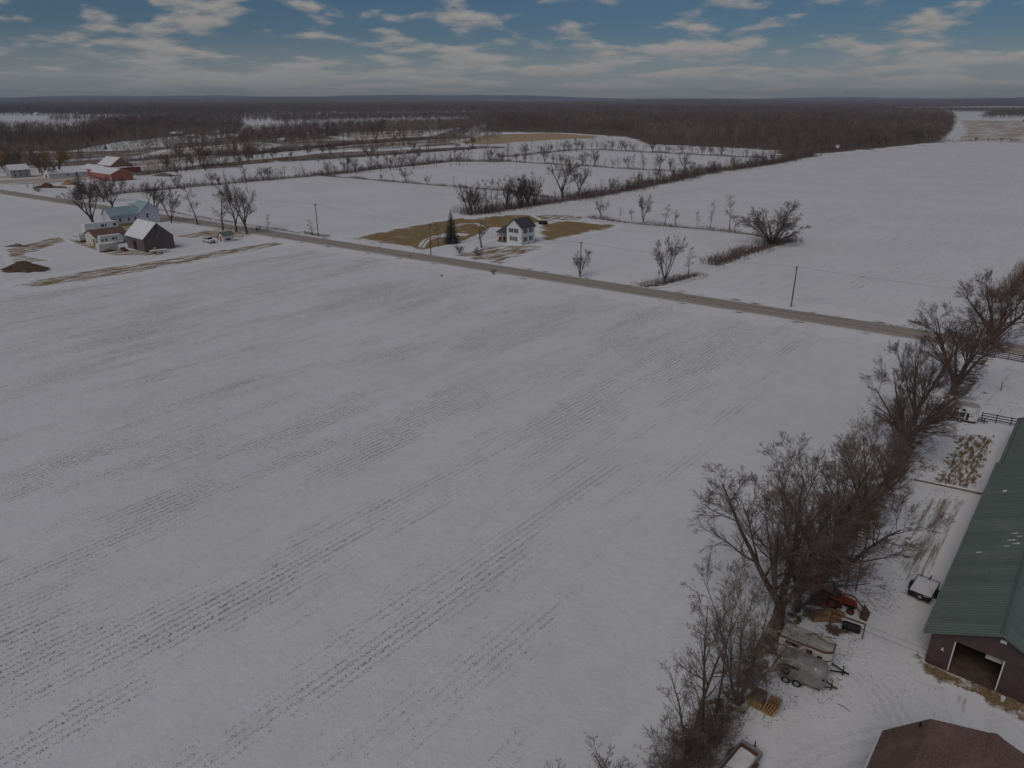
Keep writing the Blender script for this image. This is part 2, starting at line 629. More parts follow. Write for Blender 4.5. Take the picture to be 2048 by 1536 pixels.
def band(name, path, width, z, m, step=2.0, amp=.4, rim=None, kind='structure'):
    """ground patch along a path of world points"""
    path = [Vector((p[0], p[1], 0)) for p in path]
    L, R = [], []
    for i, p in enumerate(path):
        d = (path[min(i + 1, len(path) - 1)] - path[max(i - 1, 0)]).normalized()
        nor = Vector((-d.y, d.x, 0))
        L.append(p + nor * width / 2)
        R.append(p - nor * width / 2)
    return sheet(name, R + L[::-1], z, m, step, amp, rim or width * .3, kind)


def px(*pts):
    return [G(*p) for p in pts]


def make_ground():
    radii = [0, 25, 60, 120, 250, 500, 1000, 2000, 4000, 8000, 16000, 32000]
    k = 48
    v = [(0, 0, 0)]
    f = []
    for i, r in enumerate(radii[1:]):
        for j in range(k):
            t = 2 * math.pi * j / k
            v.append((r * math.cos(t), r * math.sin(t), 0))
    for j in range(k):
        f.append((0, 1 + j, 1 + (j + 1) % k))
    for i in range(len(radii) - 2):
        a, b = 1 + i * k, 1 + (i + 1) * k
        for j in range(k):
            f.append((a + j, b + j, b + (j + 1) % k, a + (j + 1) % k))
    me = bpy.data.meshes.new('ground')
    me.from_pydata(v, [], f)
    tag(link('ground', me, 'snow_open'), kind='structure')


make_ground()

# road: straight gravel road, far edge on  n . p = 155.4
RN = Vector((.5707, .8212, 0)).normalized()
RD = Vector((RN.y, -RN.x, 0))
RC, RW = 151.9, 6.3                          # centre line offset and width


def on_road(s, off=0.0, z=0.0):
    p = RN * (RC + off) + RD * s
    return Vector((p.x, p.y, z))


# main stubble field in front of the road, left of the tree row
field_edge = px((1350, 1560), (1440, 1300), (1560, 1120), (1680, 900), (1800, 760), (1845, 690))
pts = [on_road(s, -RW / 2 - 1.0) for s in (-420, -300, -180, -60, -12)]
pts = [p for p in pts] + field_edge[::-1] + [Vector((5, 10, 0)), Vector((-60, 5, 0)), Vector((-260, 60, 0)), Vector((-420, 250, 0))]
sheet('field', pts, .006, 'snow_field', 6, .3, 1.0)
# snowy fields across the road and behind
sheet('field', px((245, 388), (480, 366), (640, 354), (800, 366), (960, 383), (925, 426), (690, 476), (520, 450), (330, 415)), .006, 'snow_smooth', 8, .3, 1.0)
sheet('field', px((1150, 410), (1300, 374), (1540, 333), (1880, 286), (2300, 292), (2300, 640), (1980, 655), (1690, 636), (1420, 592), (1395, 560), (1590, 490), (1500, 470), (1190, 436)), .006, 'snow_field', 8, .3, 1.0)
sheet('field', px((1030, 520), (1180, 448), (1300, 455), (1480, 472), (1415, 530), (1280, 566), (1060, 530)), .006, 'snow_smooth', 4, .3, 1.0)

# verges of dead grass on both sides, then the road body with sloping shoulders
band('verge', [on_road(s, RW / 2 + .9) for s in range(-480, 121, 20)], 3.0, .012, 'verge', 2.0, .5, 1.0)
band('verge', [on_road(s, -RW / 2 - .6) for s in range(-480, 121, 20)], 2.0, .012, 'verge', 2.0, .4, .7)


def make_road():
    s0, s1, ds = -700.0, 420.0, 20.0
    k = int((s1 - s0) / ds)
    prof = [(-RW / 2 - .9, .03), (-RW / 2, .15), (-RW / 4, .19), (0, .21), (RW / 4, .19), (RW / 2, .15), (RW / 2 + .9, .03)]
    v, f, uvs = [], [], []
    for i in range(k + 1):
        s = s0 + i * ds
        for o, z in prof:
            v.append(tuple(on_road(s, o, z)))
            uvs.append((s, .5 + o / (RW + 1.8)))
    n = len(prof)
    for i in range(k):
        for j in range(n - 1):
            f.append((i * n + j, (i + 1) * n + j, (i + 1) * n + j + 1, i * n + j + 1))
    me = bpy.data.meshes.new('road')
    me.from_pydata(v, [], f)
    uv = me.uv_layers.new(name='UVMap')
    for p in me.polygons:
        for li in p.loop_indices:
            uv.data[li].uv = uvs[me.loops[li].vertex_index]
    tag(link('road', me, 'road_gravel'), kind='structure')


make_road()

# dead lawns and bare patches
sheet('lawn', px((690, 477), (800, 455), (905, 436), (1010, 428), (1090, 430), (1130, 445), (1010, 470), (930, 497), (868, 503), (790, 492)), .014, 'lawn', 1.5, .5, 4)
sheet('lawn', px((880, 512), (960, 492), (1010, 488), (1080, 488), (1110, 496), (1040, 518), (1010, 536), (940, 522)), .014, 'lawn_thin', 1.5, .5, 4.0)
sheet('lawn', px((1075, 447), (1130, 440), (1245, 450), (1225, 458), (1150, 472), (1085, 484), (1072, 470)), .014, 'lawn', 1.5, .6, 4)
sheet('lawn', px((1060, 430), (1130, 428), (1180, 434), (1160, 442), (1080, 440)), .010, 'lawn_thin', 1.5, .6, 1.5)
# white house: snowy drive, turning loop and wheel tracks across the lawn
band('driveway', px((850, 506), (900, 494), (950, 480), (975, 470), (1000, 455)), 6.5, .019, 'snow_smooth', 2, .5)
band('driveway', px((935, 470), (900, 468), (880, 474)), 5.0, .0195, 'snow_smooth', 2, .4)
for off in (0, 1):
    band('wheel_track', [p + V * (1.8 * off) for p in px((838, 494), (848, 480), (870, 472), (905, 465))], .9, .022, 'snow_smooth', 1.5, .15, .3)
    band('wheel_track', [p + V * (1.6 * off) for p in px((905, 452), (925, 447), (950, 446), (960, 452))], .8, .022, 'snow_smooth', 1.5, .15, .3)
# left farm yard
sheet('yard', px((130, 545), (330, 515), (560, 478), (590, 489), (430, 520), (260, 552), (60, 582), (0, 575), (70, 555)), .010, 'lawn_thin', 2, .8, 4)
sheet('yard', px((0, 500), (120, 470), (150, 480), (60, 510), (110, 520), (20, 535)), .010, 'lawn_thin', 2, .8, 2)
sheet('yard', px((330, 475), (440, 455), (520, 468), (490, 477), (400, 478)), .010, 'lawn_thin', 2, .8, 2)
sheet('yard', px((128, 478), (175, 472), (235, 500), (330, 498), (335, 512), (220, 512), (150, 490)), .013, 'lawn_thin', 1.5, .6, 1.0)
sheet('yard', px((225, 452), (290, 448), (330, 470), (250, 480)), .012, 'lawn_thin', 1.5, .6, 1.0)
band('driveway', px((350, 466), (400, 460), (450, 452)), 4.0, .018, 'snow_smooth', 2, .4)
# rough ground of the far farms
sheet('scrub', px((-60, 345), (230, 330), (420, 318), (640, 304), (960, 290), (960, 250), (700, 255), (480, 268), (230, 300), (-60, 306)), .01, 'scrub', 10, 3, 25)
sheet('scrub', px((300, 352), (480, 332), (640, 318), (960, 300), (960, 292), (640, 306), (330, 335)), .01, 'scrub', 10, 3, 8)
sheet('yard', px((-40, 352), (120, 345), (330, 320), (480, 300), (500, 308), (330, 340), (100, 372), (-40, 372)), .012, 'tan_thin', 8, 3, 10)
sheet('meadow', px((200, 332), (330, 300), (520, 284), (560, 290), (420, 325), (300, 345)), .014, 'tan_thin', 8, 3, 10)
sheet('meadow', px((905, 284), (960, 270), (1120, 264), (1250, 267), (1190, 277), (1050, 284), (960, 292)), .012, 'tan_field', 12, 4, 18)
sheet('meadow', px((640, 268), (800, 262), (900, 258), (860, 272), (700, 280)), .012, 'tan_thin', 12, 4, 18)
sheet('meadow', px((1905, 240), (2200, 242), (2200, 283), (1885, 282)), .012, 'tan_thin', 12, 4, 18)
# yard beside the green barn
sheet('yard', px((1795, 890), (1900, 860), (2010, 868), (1975, 975), (1945, 985), (1800, 960)), .012, 'mud_yard', 1.2, .5, 1.4)
sheet('yard', px((1830, 985), (1960, 995), (1900, 1130), (1880, 1190), (1800, 1210), (1760, 1080)), .012, 'mud_tracks', 1.2, .5, 1.5)
sheet('yard', px((1835, 1290), (1855, 1320), (1900, 1340), (2000, 1375), (2090, 1420), (2090, 1480), (2000, 1425), (1930, 1400), (1840, 1350), (1815, 1312)), .012, 'straw_door', .8, .4, .9)
sheet('yard', px((1890, 1370), (1960, 1395), (1960, 1470), (1930, 1480), (1905, 1430)), .015, 'mud_tracks', .8, .3, .8)
for dx, dy in ((0, 0), (14, 22), (60, 48), (74, 66)):
    band('wheel_track', px((1555 + dx, 1536 + dy), (1630 + dx * .8, 1490 + dy), (1710 + dx * .6, 1464 + dy), (1790 + dx * .5, 1450 + dy)), .30, .013, 'snow_rut', .35, .05, .1)
for k in range(4):
    o_ = V * (.9 * k)
    band('wheel_track', [p + o_ for p in px((1690, 1330), (1730, 1380), (1760, 1440))], .22, .013, 'snow_rut', .35, .05, .1)
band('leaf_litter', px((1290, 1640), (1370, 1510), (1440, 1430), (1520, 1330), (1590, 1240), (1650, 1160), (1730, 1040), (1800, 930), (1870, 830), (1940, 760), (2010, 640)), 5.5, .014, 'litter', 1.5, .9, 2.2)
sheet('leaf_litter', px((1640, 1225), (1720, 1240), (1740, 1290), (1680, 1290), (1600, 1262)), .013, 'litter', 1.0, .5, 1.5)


# ------------------------------------------------------------------ bare trees
def perp(d, rnd):
    a = Vector((rnd.gauss(0, 1), rnd.gauss(0, 1), rnd.gauss(0, 1)))
    a = a - d * a.dot(d)
    return a.normalized() if a.length > 1e-4 else Vector((1, 0, 0))


def grow_tree(seed, stems, height, trunk_r, nb, ang, ratio, up, jit, first=.25, lean=.0, tip_r=.008, droop=0.0, fork=0.0, sides=(9, 6, 4, 3, 3)):
    """returns list of branches (points, radii, level); nb = children per branch for each level"""
    rnd = random.Random(seed)
    out = []

    def branch(p, d, L, r, lev):
        n = (7, 6, 4, 3, 2)[min(lev, 4)]
        pts, rad = [p.copy()], [r]
        kids = []
        last = lev == len(nb)
        ends = r * .18 if lev == 0 else max(tip_r * .6, r * .25)
        nk = 0 if last else nb[lev]
        at = sorted(rnd.uniform(first if lev == 0 else .18, 1.0) for _ in range(nk))
        ki = 0
        for i in range(n):
            t = (i + 1) / n
            d = (d + Vector((rnd.gauss(0, 1), rnd.gauss(0, 1), rnd.gauss(0, .7))) * jit[min(lev, len(jit) - 1)]
                 + Vector((0, 0, up[min(lev, len(up) - 1)] - droop * t * (lev >= 2)))).normalized()
            q = p + d * (L / n)
            rr = r + (ends - r) * t
            while ki < len(at) and at[ki] <= t + 1e-6:
                w = 1 - (t - at[ki]) * n
                kids.append((p.lerp(q, min(1, max(0, w))), d.copy(), at[ki], rr))
                ki += 1
            pts.append(q.copy())
            rad.append(rr)
            p = q
        out.append((pts, rad, lev))
        for kp, kd, kt, kr in kids:
            a = math.radians(rnd.gauss(ang[min(lev, len(ang) - 1)], 9))
            ax = perp(kd, rnd)
            nd = (kd * math.cos(a) + ax * math.sin(a)).normalized()
            if nd.z < -.25 and lev < 2:
                nd.z = -nd.z * .3
            kl = L * ratio[min(lev, len(ratio) - 1)] * (1.1 - .55 * kt) * rnd.uniform(.75, 1.2)
            branch(kp, nd, kl, max(tip_r, min(kr * .8, kr * (.62 if lev else .55))), lev + 1)

    top = Vector((0, 0, 0))
    if fork:
        pts, rad = [], []
        w = Vector((rnd.uniform(-.1, .1), rnd.uniform(-.1, .1), 0))
        for i in range(5):
            t = i / 4
            pts.append(Vector((0, 0, -.15)) + Vector((0, 0, fork * height + .15)) * t + w * t * fork * height + Vector((rnd.gauss(0, .03), rnd.gauss(0, .03), 0)))
            rad.append(trunk_r * (1.0 - .18 * t))
        out.append((pts, rad, 0))
        top = pts[-1] - Vector((0, 0, .15))
    for s in range(stems):
        a = 2 * math.pi * (s + rnd.random() * .5) / max(1, stems)
        k = lean * rnd.uniform(.6, 1.2) if stems > 1 else lean * .2
        d = Vector((math.cos(a) * k, math.sin(a) * k, 1)).normalized()
        base = Vector((math.cos(a), math.sin(a), 0)) * (trunk_r * 1.2 if stems > 1 else 0)
        h = height * rnd.uniform(.72, 1.0) if stems > 1 else height
        if fork:
            branch(top + base * .15, d, h * (1 - fork), trunk_r * rnd.uniform(.45, .66), 0)
        else:
            branch(base - Vector((0, 0, .15)), d, h, trunk_r * (rnd.uniform(.6, 1) if stems > 1 else 1), 0)
    return out, sides


def branch_meshes(br, sides, split=2):
    """two meshes: trunk with limbs, and crown of branches and twigs"""
    res = []
    for lo, hi in ((0, split), (split, 99)):
        v, f = [], []
        for pts, rad, lev in br:
            if not lo <= lev < hi:
                continue
            k = sides[min(lev, len(sides) - 1)]
            base = len(v)
            d0 = (pts[-1] - pts[0]).normalized()
            a = d0.cross(Vector((0, 0, 1)) if abs(d0.z) < .9 else Vector((1, 0, 0))).normalized()
            b = d0.cross(a)
            for i, (p, r) in enumerate(zip(pts, rad)):
                if lev == 0 and i == 0:
                    r = r * 1.35
                for j in range(k):
                    t = 2 * math.pi * j / k
                    c, s = math.cos(t) * r, math.sin(t) * r
                    v.append((p.x + a.x * c + b.x * s, p.y + a.y * c + b.y * s, p.z + a.z * c + b.z * s))
            for i in range(len(pts) - 1):
                for j in range(k):
                    f.append((base + i * k + j, base + i * k + (j + 1) % k, base + (i + 1) * k + (j + 1) % k, base + (i + 1) * k + j))
        res.append(np_mesh('crown' if lo else 'trunk', v, None, f, smooth=False))
    zs = max(p.z for pts, _, _ in br for p in pts)
    return res[0], res[1], zs


PROTO = {}


def proto(kind, n, **kw):
    PROTO[kind] = []
    bark, twig = kw.pop('mats', ('bark', 'twig'))
    for i in range(n):
        br, sides = grow_tree(hash_seed(kind) + i * 17, **kw)
        tm, cm, z = branch_meshes(br, sides)
        tm.materials.append(MATS[bark])
        cm.materials.append(MATS[twig])
        PROTO[kind].append((tm, cm, z))


def hash_seed(s):
    return sum((i + 1) * ord(c) for i, c in enumerate(s))


# near trees (detailed), scaled to the height each one has
proto('broad', 3, stems=4, height=13, trunk_r=.40, nb=(9, 9, 7, 5), ang=(44, 38, 34, 32), ratio=(.60, .56, .52, .55), up=(.03, .05, .04, .02),
      jit=(.09, .08, .07, .07), first=.16, lean=.68, fork=.20, tip_r=.008)
proto('vase', 3, stems=6, height=12, trunk_r=.42, nb=(8, 8, 7, 4), ang=(36, 34, 32, 30), ratio=(.50, .55, .55, .6), up=(.015, .03, .03, .01),
      jit=(.06, .06, .06, .06), first=.22, lean=.62, fork=.14, tip_r=.010)
proto('slim', 2, stems=1, height=12, trunk_r=.15, nb=(15, 6, 5, 3), ang=(52, 42, 40, 38), ratio=(.26, .5, .5, .5), up=(.0, .08, .05, .02),
      jit=(.04, .07, .07, .07), first=.3, tip_r=.009)
proto('cluster', 2, stems=9, height=11, trunk_r=.12, nb=(8, 7, 6, 3), ang=(32, 34, 32, 30), ratio=(.42, .55, .55, .55), up=(.02, .04, .03, .0),
      jit=(.05, .06, .06, .06), first=.2, lean=.42, tip_r=.009, mats=('bark_pale', 'twig_grey'))
proto('dense', 2, stems=6, height=11, trunk_r=.17, nb=(9, 7, 6, 4), ang=(34, 34, 32, 30), ratio=(.46, .55, .55, .58), up=(.02, .04, .03, .0),
      jit=(.05, .06, .06, .06), first=.15, lean=.40, tip_r=.011, mats=('bark', 'twig_grey'))
proto('shrub', 3, stems=14, height=3.2, trunk_r=.03, nb=(6, 5, 3), ang=(34, 38, 38), ratio=(.45, .5, .5), up=(.02, .04, .02),
      jit=(.09, .12, .16), first=.15, lean=.6, tip_r=.007, sides=(4, 3, 3, 3), mats=('twig', 'twig'))
proto('red_top', 1, stems=7, height=11, trunk_r=.14, nb=(10, 8, 6, 3), ang=(26, 30, 32, 34), ratio=(.4, .5, .5, .5), up=(.03, .08, .08, .05),
      jit=(.05, .05, .05, .05), first=.2, lean=.36, tip_r=.011, mats=('bark', 'twig_red'))
# trees seen from 150 m and more: fewer, stouter twigs
S4 = (6, 4, 3, 3)
proto('mid_broad', 4, stems=4, height=13, trunk_r=.40, nb=(8, 8, 8), ang=(42, 36, 32), ratio=(.56, .56, .55), up=(.03, .05, .04), jit=(.08, .07, .07),
      first=.16, lean=.55, fork=.20, tip_r=.020, sides=S4)
proto('mid_vase', 4, stems=5, height=12, trunk_r=.30, nb=(8, 7, 7), ang=(33, 32, 30), ratio=(.48, .55, .55), up=(.01, .04, .03), jit=(.06, .06, .06),
      first=.2, lean=.5, fork=.10, tip_r=.022, sides=S4)
proto('mid_elm', 1, stems=16, height=12, trunk_r=.20, nb=(9, 8, 6), ang=(24, 28, 28), ratio=(.42, .55, .55), up=(-.02, -.01, -.02), jit=(.05, .05, .06),
      first=.25, lean=.75, tip_r=.020, droop=.10, sides=S4)
proto('mid_slim', 4, stems=1, height=12, trunk_r=.17, nb=(15, 7, 5), ang=(46, 42, 40), ratio=(.27, .5, .5), up=(.0, .08, .05), jit=(.05, .07, .07),
      first=.25, tip_r=.020, sides=S4)
proto('mid_crooked', 2, stems=1, height=6, trunk_r=.26, nb=(9, 7, 6), ang=(62, 50, 42), ratio=(.6, .55, .5), up=(.02, .03, .04), jit=(.16, .18, .18),
      first=.35, tip_r=.022, sides=S4)
proto('mid_shrub', 4, stems=12, height=3, trunk_r=.05, nb=(6, 5), ang=(36, 40), ratio=(.5, .5), up=(.02, .04), jit=(.1, .14), first=.15, lean=.7,
      tip_r=.022, sides=(3, 3, 3))
proto('mid_red', 2, stems=8, height=6, trunk_r=.07, nb=(8, 6, 3), ang=(30, 36, 36), ratio=(.42, .5, .5), up=(.02, .05, .03), jit=(.08, .12, .14), first=.15,
      lean=.5, tip_r=.022, sides=(4, 3, 3, 3), mats=('bark', 'twig_red'))
proto('mid_willow', 1, stems=3, height=9, trunk_r=.35, nb=(10, 9, 7), ang=(42, 40, 40), ratio=(.62, .55, .6), up=(.0, .02, -.03), jit=(.08, .12, .12),
      first=.3, lean=.4, droop=.25, tip_r=.035, sides=S4, mats=('bark', 'twig_gold'))

TREE_I = [0]


def place_tree(kind, loc, h, label, group=None, cat='tree', name=None, wide=1.0):
    tm, cm, z = PROTO[kind][TREE_I[0] % len(PROTO[kind])]
    TREE_I[0] += 1
    r = thing(name or ('shrub' if 'shrub' in kind else 'bare_tree'), label, cat, (loc[0], loc[1], 0), random.uniform(0, 6.28), group)
    s = h / z
    r.scale = (s * wide, s * wide, s)
    link('stems' if 'shrub' in kind else 'trunk', tm, None, r)
    link('crown', cm, None, r)
    return r


def tree_px(kind, xb, yb, yt, label, group=None, **kw):
    return place_tree(kind, G(xb, yb), height_of(xb, yb, yt), label, group, **kw)


# ---- conifers
def spruce_mesh(seed, h=10.0, full=.22, layers=22):
    rnd = random.Random(seed)
    t = MB().tube([(0, 0, -.1), (0, 0, h * .5), (0, 0, h * .98)], [.16, .09, .015], 6)
    v, f = [], []
    for i in range(layers):
        u = i / (layers - 1)
        z = h * (.10 + .88 * u)
        R = h * full * (1 - u) ** .85 + .12
        nb = max(5, int(13 * (1 - u) + 4))
        for j in range(nb):
            a = 2 * math.pi * (j + rnd.random()) / nb
            L = R * rnd.uniform(.72, 1.1)
            ca, sa = math.cos(a), math.sin(a)
            # a drooping bough of small needle sprays
            for q in range(5):
                s0, s1 = L * q / 5, L * (q + 1.5) / 5
                w = .30 * (1 - .5 * u) * (1 - .12 * q)
                zz = z - .22 * s0 + rnd.uniform(-.08, .08)
                z2 = z - .30 * s1 + rnd.uniform(-.14, .02)
                base = len(v)
                for sgn in (-1, 1):
                    v.append((ca * s0 - sa * w * sgn * .3, sa * s0 + ca * w * sgn * .3, zz))
                v.append((ca * s1 - sa * w * .9, sa * s1 + ca * w * .9, z2 - .12))
                v.append((ca * s1 * 1.03, sa * s1 * 1.03, z2 + .03))
                v.append((ca * s1 + sa * w * .9, sa * s1 - ca * w * .9, z2 - .12))
                f += [(base, base + 1, base + 3), (base + 1, base + 2, base + 3), (base, base + 3, base + 4)]
    return t.mesh('trunk'), np_mesh('boughs', v, f)


SPRUCE = []
for sd_, fu in ((3, .22), (5, .30)):
    a_, b_ = spruce_mesh(sd_, 10.0, fu, 22 if sd_ == 3 else 16)
    a_.materials.append(MATS['bark'])
    b_.materials.append(MATS['spruce'])
    SPRUCE.append((a_, b_))


def place_spruce(xb, yb, yt, label, group=None, k=0, name='spruce_tree'):
    p = G(xb, yb)
    h = height_of(xb, yb, yt)
    r = thing(name, label, 'conifer', p, random.random() * 6, group)
    r.scale = (h / 10,) * 3
    link('trunk', SPRUCE[k][0], None, r)
    link('boughs', SPRUCE[k][1], None, r)


# ------------------------------------------------------------------ masses: brush and far woods
def sticks(a, b, w, tint):
    """one thin triangle for each stick from a (thick) to b (thin), facing a random way"""
    n = len(a)
    d = b - a
    r = RNG.normal(size=(n, 3))
    s = np.cross(d, r)
    s /= np.linalg.norm(s, axis=1, keepdims=True) + 1e-9
    s *= np.asarray(w).reshape(-1, 1) / 2
    v = np.stack([a - s, a + s, b], 1).reshape(-1, 3)
    return v, np.repeat(tint, 3, 0)


def brush(name, path, width, h, per_m2, tints, label, w=.05, spread=.35):
    """thicket of thin stems along a path of world points"""
    A, T = [], []
    pts = [np.array((p[0], p[1])) for p in path]
    for p, q in zip(pts[:-1], pts[1:]):
        L = np.linalg.norm(q - p)
        n = int(L * width * per_m2)
        if n == 0:
            continue
        d = (q - p) / L
        nor = np.array((-d[1], d[0]))
        t = RNG.random(n)
        o = np.clip(RNG.normal(size=n) * .3, -.6, .6)
        wob = np.sin(t * L * .35) * .15 + np.sin(t * L * .11 + 1) * .2
        xy = p + np.outer(t * L, d) + np.outer((o + wob * .4) * width, nor)
        hh = h * (.35 + .65 * RNG.random(n) ** 1.3) * (1 - np.abs(o) * .7) * (.75 + .35 * np.sin(t * L * .23 + o * 3))
        a = np.c_[xy, np.zeros(n)]
        dirs = RNG.normal(size=(n, 2)) * spread
        b = np.c_[xy + dirs * hh[:, None], np.maximum(hh, .2)]
        col = tints[RNG.integers(0, len(tints), n)] * RNG.uniform(.8, 1.2, (n, 1))
        # each stem forks twice
        m1 = a + (b - a) * RNG.uniform(.3, .6, (n, 1))
        c = m1 + (b - a) * .45 + RNG.normal(size=(n, 3)) * hh[:, None] * .16
        m2 = a + (b - a) * RNG.uniform(.4, .8, (n, 1))
        e = m2 + (b - a) * .35 + RNG.normal(size=(n, 3)) * hh[:, None] * .18
        for s0, s1, ww in ((a, b, w), (m1, c, w * .8), (m2, e, w * .8)):
            v, tt = sticks(s0, s1, np.full(n, ww), col)
            A.append(v)
            T.append(tt)
    v = np.concatenate(A)
    o = link(name, np_mesh(name, v, np.arange(len(v)).reshape(-1, 3), tint=np.concatenate(T)), 'brush')
    return tag(o, label, 'brush', kind='stuff')


BROWN = np.array([(.13, .085, .065), (.16, .10, .075), (.10, .072, .06), (.17, .115, .085), (.19, .10, .065)])
REDDISH = np.array([(.19, .10, .06), (.15, .085, .06), (.22, .135, .075), (.12, .08, .06)])


def wood(name, poly_px, spacing, label, hgt=(14, 20), tints=None, twigs=46, tw=.17, tl=2.6, limbs=9, trunk_w=.35, grow=1.0, clump=None):
    """many bare trees that read as one mass: every tree a trunk, limbs and a haze of twigs"""
    poly = [tuple(G(*p)[:2]) for p in poly_px]
    P2 = np.array(poly)
    pts = []
    # rows of growing spacing with distance from the camera
    ymin, ymax = P2[:, 1].min(), P2[:, 1].max()
    y = ymin
    s0 = spacing
    while y < ymax:
        s = s0 * (1 + grow * (y - ymin) / max(1, ymin))
        xs = np.arange(P2[:, 0].min(), P2[:, 0].max(), s)
        xs = xs + RNG.uniform(-.5, .5, len(xs)) * s
        ys = y + RNG.uniform(-.5, .5, len(xs)) * s
        k = in_poly(poly, xs, ys)
        pts.append(np.c_[xs[k], ys[k], np.full(k.sum(), s / s0)])
        y += s * .9
    pts = np.concatenate(pts)
    n = len(pts)
    # uneven canopy: height waxes and wanes over the wood, single trees stand out
    hh = RNG.uniform(*hgt, n) * (1 + .10 * np.sin(pts[:, 0] * .013 + 1.0) * np.cos(pts[:, 1] * .009) + .07 * RNG.normal(size=n))
    ph = np.sin(pts[:, 0] * .021 + pts[:, 1] * .004) + np.sin(pts[:, 1] * .016 - pts[:, 0] * .007 + 2) + .8 * RNG.normal(size=n)
    tcol = tints[np.clip(((ph + 2.2) / 4.4 * len(tints)).astype(int), 0, len(tints) - 1)] * RNG.uniform(.7, 1.55, (n, 1))
    A, T = [], []
    base = np.c_[pts[:, :2], np.zeros(n)]
    sc = pts[:, 2:3]
    top = base + np.c_[RNG.normal(size=(n, 2)) * .5, hh * .85]
    v, t = sticks(base, top, trunk_w * sc[:, 0] ** .7, tcol * .8)
    A.append(v)
    T.append(t)
    R = hh * .24
    if clump:
        R = R * clump
    for _ in range(limbs):
        f0 = RNG.uniform(.25, .65, (n, 1))
        a = base + (top - base) * f0
        th = RNG.uniform(0, 6.28, n)
        rr = R * RNG.uniform(.5, 1.0, n)
        b = a + np.c_[np.cos(th) * rr, np.sin(th) * rr, hh * RNG.uniform(.15, .38, n)]
        v, t = sticks(a, b, trunk_w * .5 * sc[:, 0] ** .7, tcol * .9)
        A.append(v)
        T.append(t)
    for _ in range(twigs):
        th = RNG.uniform(0, 6.28, n)
        rr = R * np.sqrt(RNG.random(n)) * sc[:, 0] ** .6
        zf = RNG.uniform(.38, 1.0, n)
        rr = rr * np.sqrt(np.clip(1 - ((zf - .62) / .42) ** 2, .05, 1))
        a = base + np.c_[np.cos(th) * rr, np.sin(th) * rr, hh * (zf - .04)]
        b = a + np.c_[np.cos(th) * tl * .35, np.sin(th) * tl * .35, np.full(n, tl * .75)] * RNG.uniform(.6, 1.2, (n, 1)) * sc + RNG.normal(size=(n, 3)) * tl * .2
        v, t = sticks(a, b, tw * sc[:, 0] * RNG.uniform(.7, 1.3, n), tcol)
        A.append(v)
        T.append(t)
    v = np.concatenate(A)
    o = link(name, np_mesh(name, v, np.arange(len(v)).reshape(-1, 3), tint=np.concatenate(T)), 'wood_mass')
    return tag(o, label, 'woodland', kind='stuff')


# ------------------------------------------------------------------ far country
def ridge(pts, z_top, depth):
    """low wooded hill: rounded cross-section along a line of world points"""
    n = len(pts)
    prof = [(-1, 0), (-.6, .45), (-.25, .85), (0, 1), (.3, .85), (.65, .4), (1, 0)]
    v, f = [], []
    for i, p in enumerate(pts):
        p = Vector(p)
        for o, z in prof:
            v.append((p.x, p.y + o * depth, max(-.5, z * z_top[i]) if 0 < i < n - 1 else -.5))
    k = len(prof)
    for i in range(n - 1):
        for j in range(k - 1):
            f.append((i * k + j, (i + 1) * k + j, (i + 1) * k + j + 1, i * k + j + 1))
    me = bpy.data.meshes.new('hills')
    me.from_pydata(v, [], f)
    tag(link('hills', me, 'hill'), kind='structure')


def hill_line(D, base, amp, seed, depth):
    r = random.Random(seed)
    xs = np.linspace(-1.15 * D, 1.15 * D, 70)
    ph = [r.uniform(0, 6) for _ in range(5)]
    zt = [max(4, base + amp * (.5 * math.sin(x / D * 5 + ph[0]) + .3 * math.sin(x / D * 13 + ph[1]) + .14 * math.sin(x / D * 31 + ph[2]) + .06 * math.sin(x / D * 77 + ph[3])))
          for x in xs]
    ridge([(x, D, 0) for x in xs], zt, depth)


hill_line(6300, 30, 26, 2, 700)
hill_line(8600, 52, 34, 5, 1000)
hill_line(12800, 92, 48, 9, 1600)

GREYB = np.array([(.13, .105, .10), (.155, .12, .105), (.11, .09, .088), (.17, .135, .115)])
MIXB = np.array([(.155, .12, .11), (.20, .125, .105), (.15, .115, .105), (.18, .135, .115), (.25, .205, .16)])
wood('far_wood', [(-260, 231), (60, 232), (300, 238), (420, 238), (520, 233), (760, 230), (960, 229), (1040, 222), (1250, 217), (1250, 207.5), (-260, 207.5)],
     17, 'dark band of far woodland along the horizon on the left', (15, 21), GREYB, twigs=20, tw=.9, tl=5.0, limbs=3, trunk_w=.8, grow=.85, clump=1.7)
wood('far_wood', [(1240, 216), (1600, 218), (1760, 219), (2000, 214), (2300, 216), (2300, 208), (1240, 208)],
     24, 'far woodland band along the horizon on the right', (15, 21), GREYB, twigs=20, tw=.9, tl=5.0, limbs=3, trunk_w=.8, grow=.8, clump=1.8)
wood('far_wood', [(960, 233), (1300, 231), (1780, 231), (1790, 218), (1240, 216), (1000, 222)], 16, 'far woodland behind the large brown wood', (15, 21), GREYB, twigs=20, tw=.8, tl=4.6, limbs=3, trunk_w=.7, grow=.8, clump=1.6)
for poly, lab in (([(1960, 238), (2060, 236), (2300, 238), (2300, 228), (1990, 227)], 'small dark far wood at the right edge of the picture'),
                  ([(560, 252), (700, 244), (960, 240), (960, 235), (700, 238), (540, 244)], 'line of thin far trees across the snowy fields on the left'),
                  ([(1780, 224), (2300, 226), (2300, 222), (1780, 221)], 'thin far tree line above the snow field on the right')):
    wood('far_wood', poly, 13, lab, (11, 17), GREYB, twigs=18, tw=.5, tl=3.4, limbs=5, trunk_w=.5, grow=.4, clump=1.3)
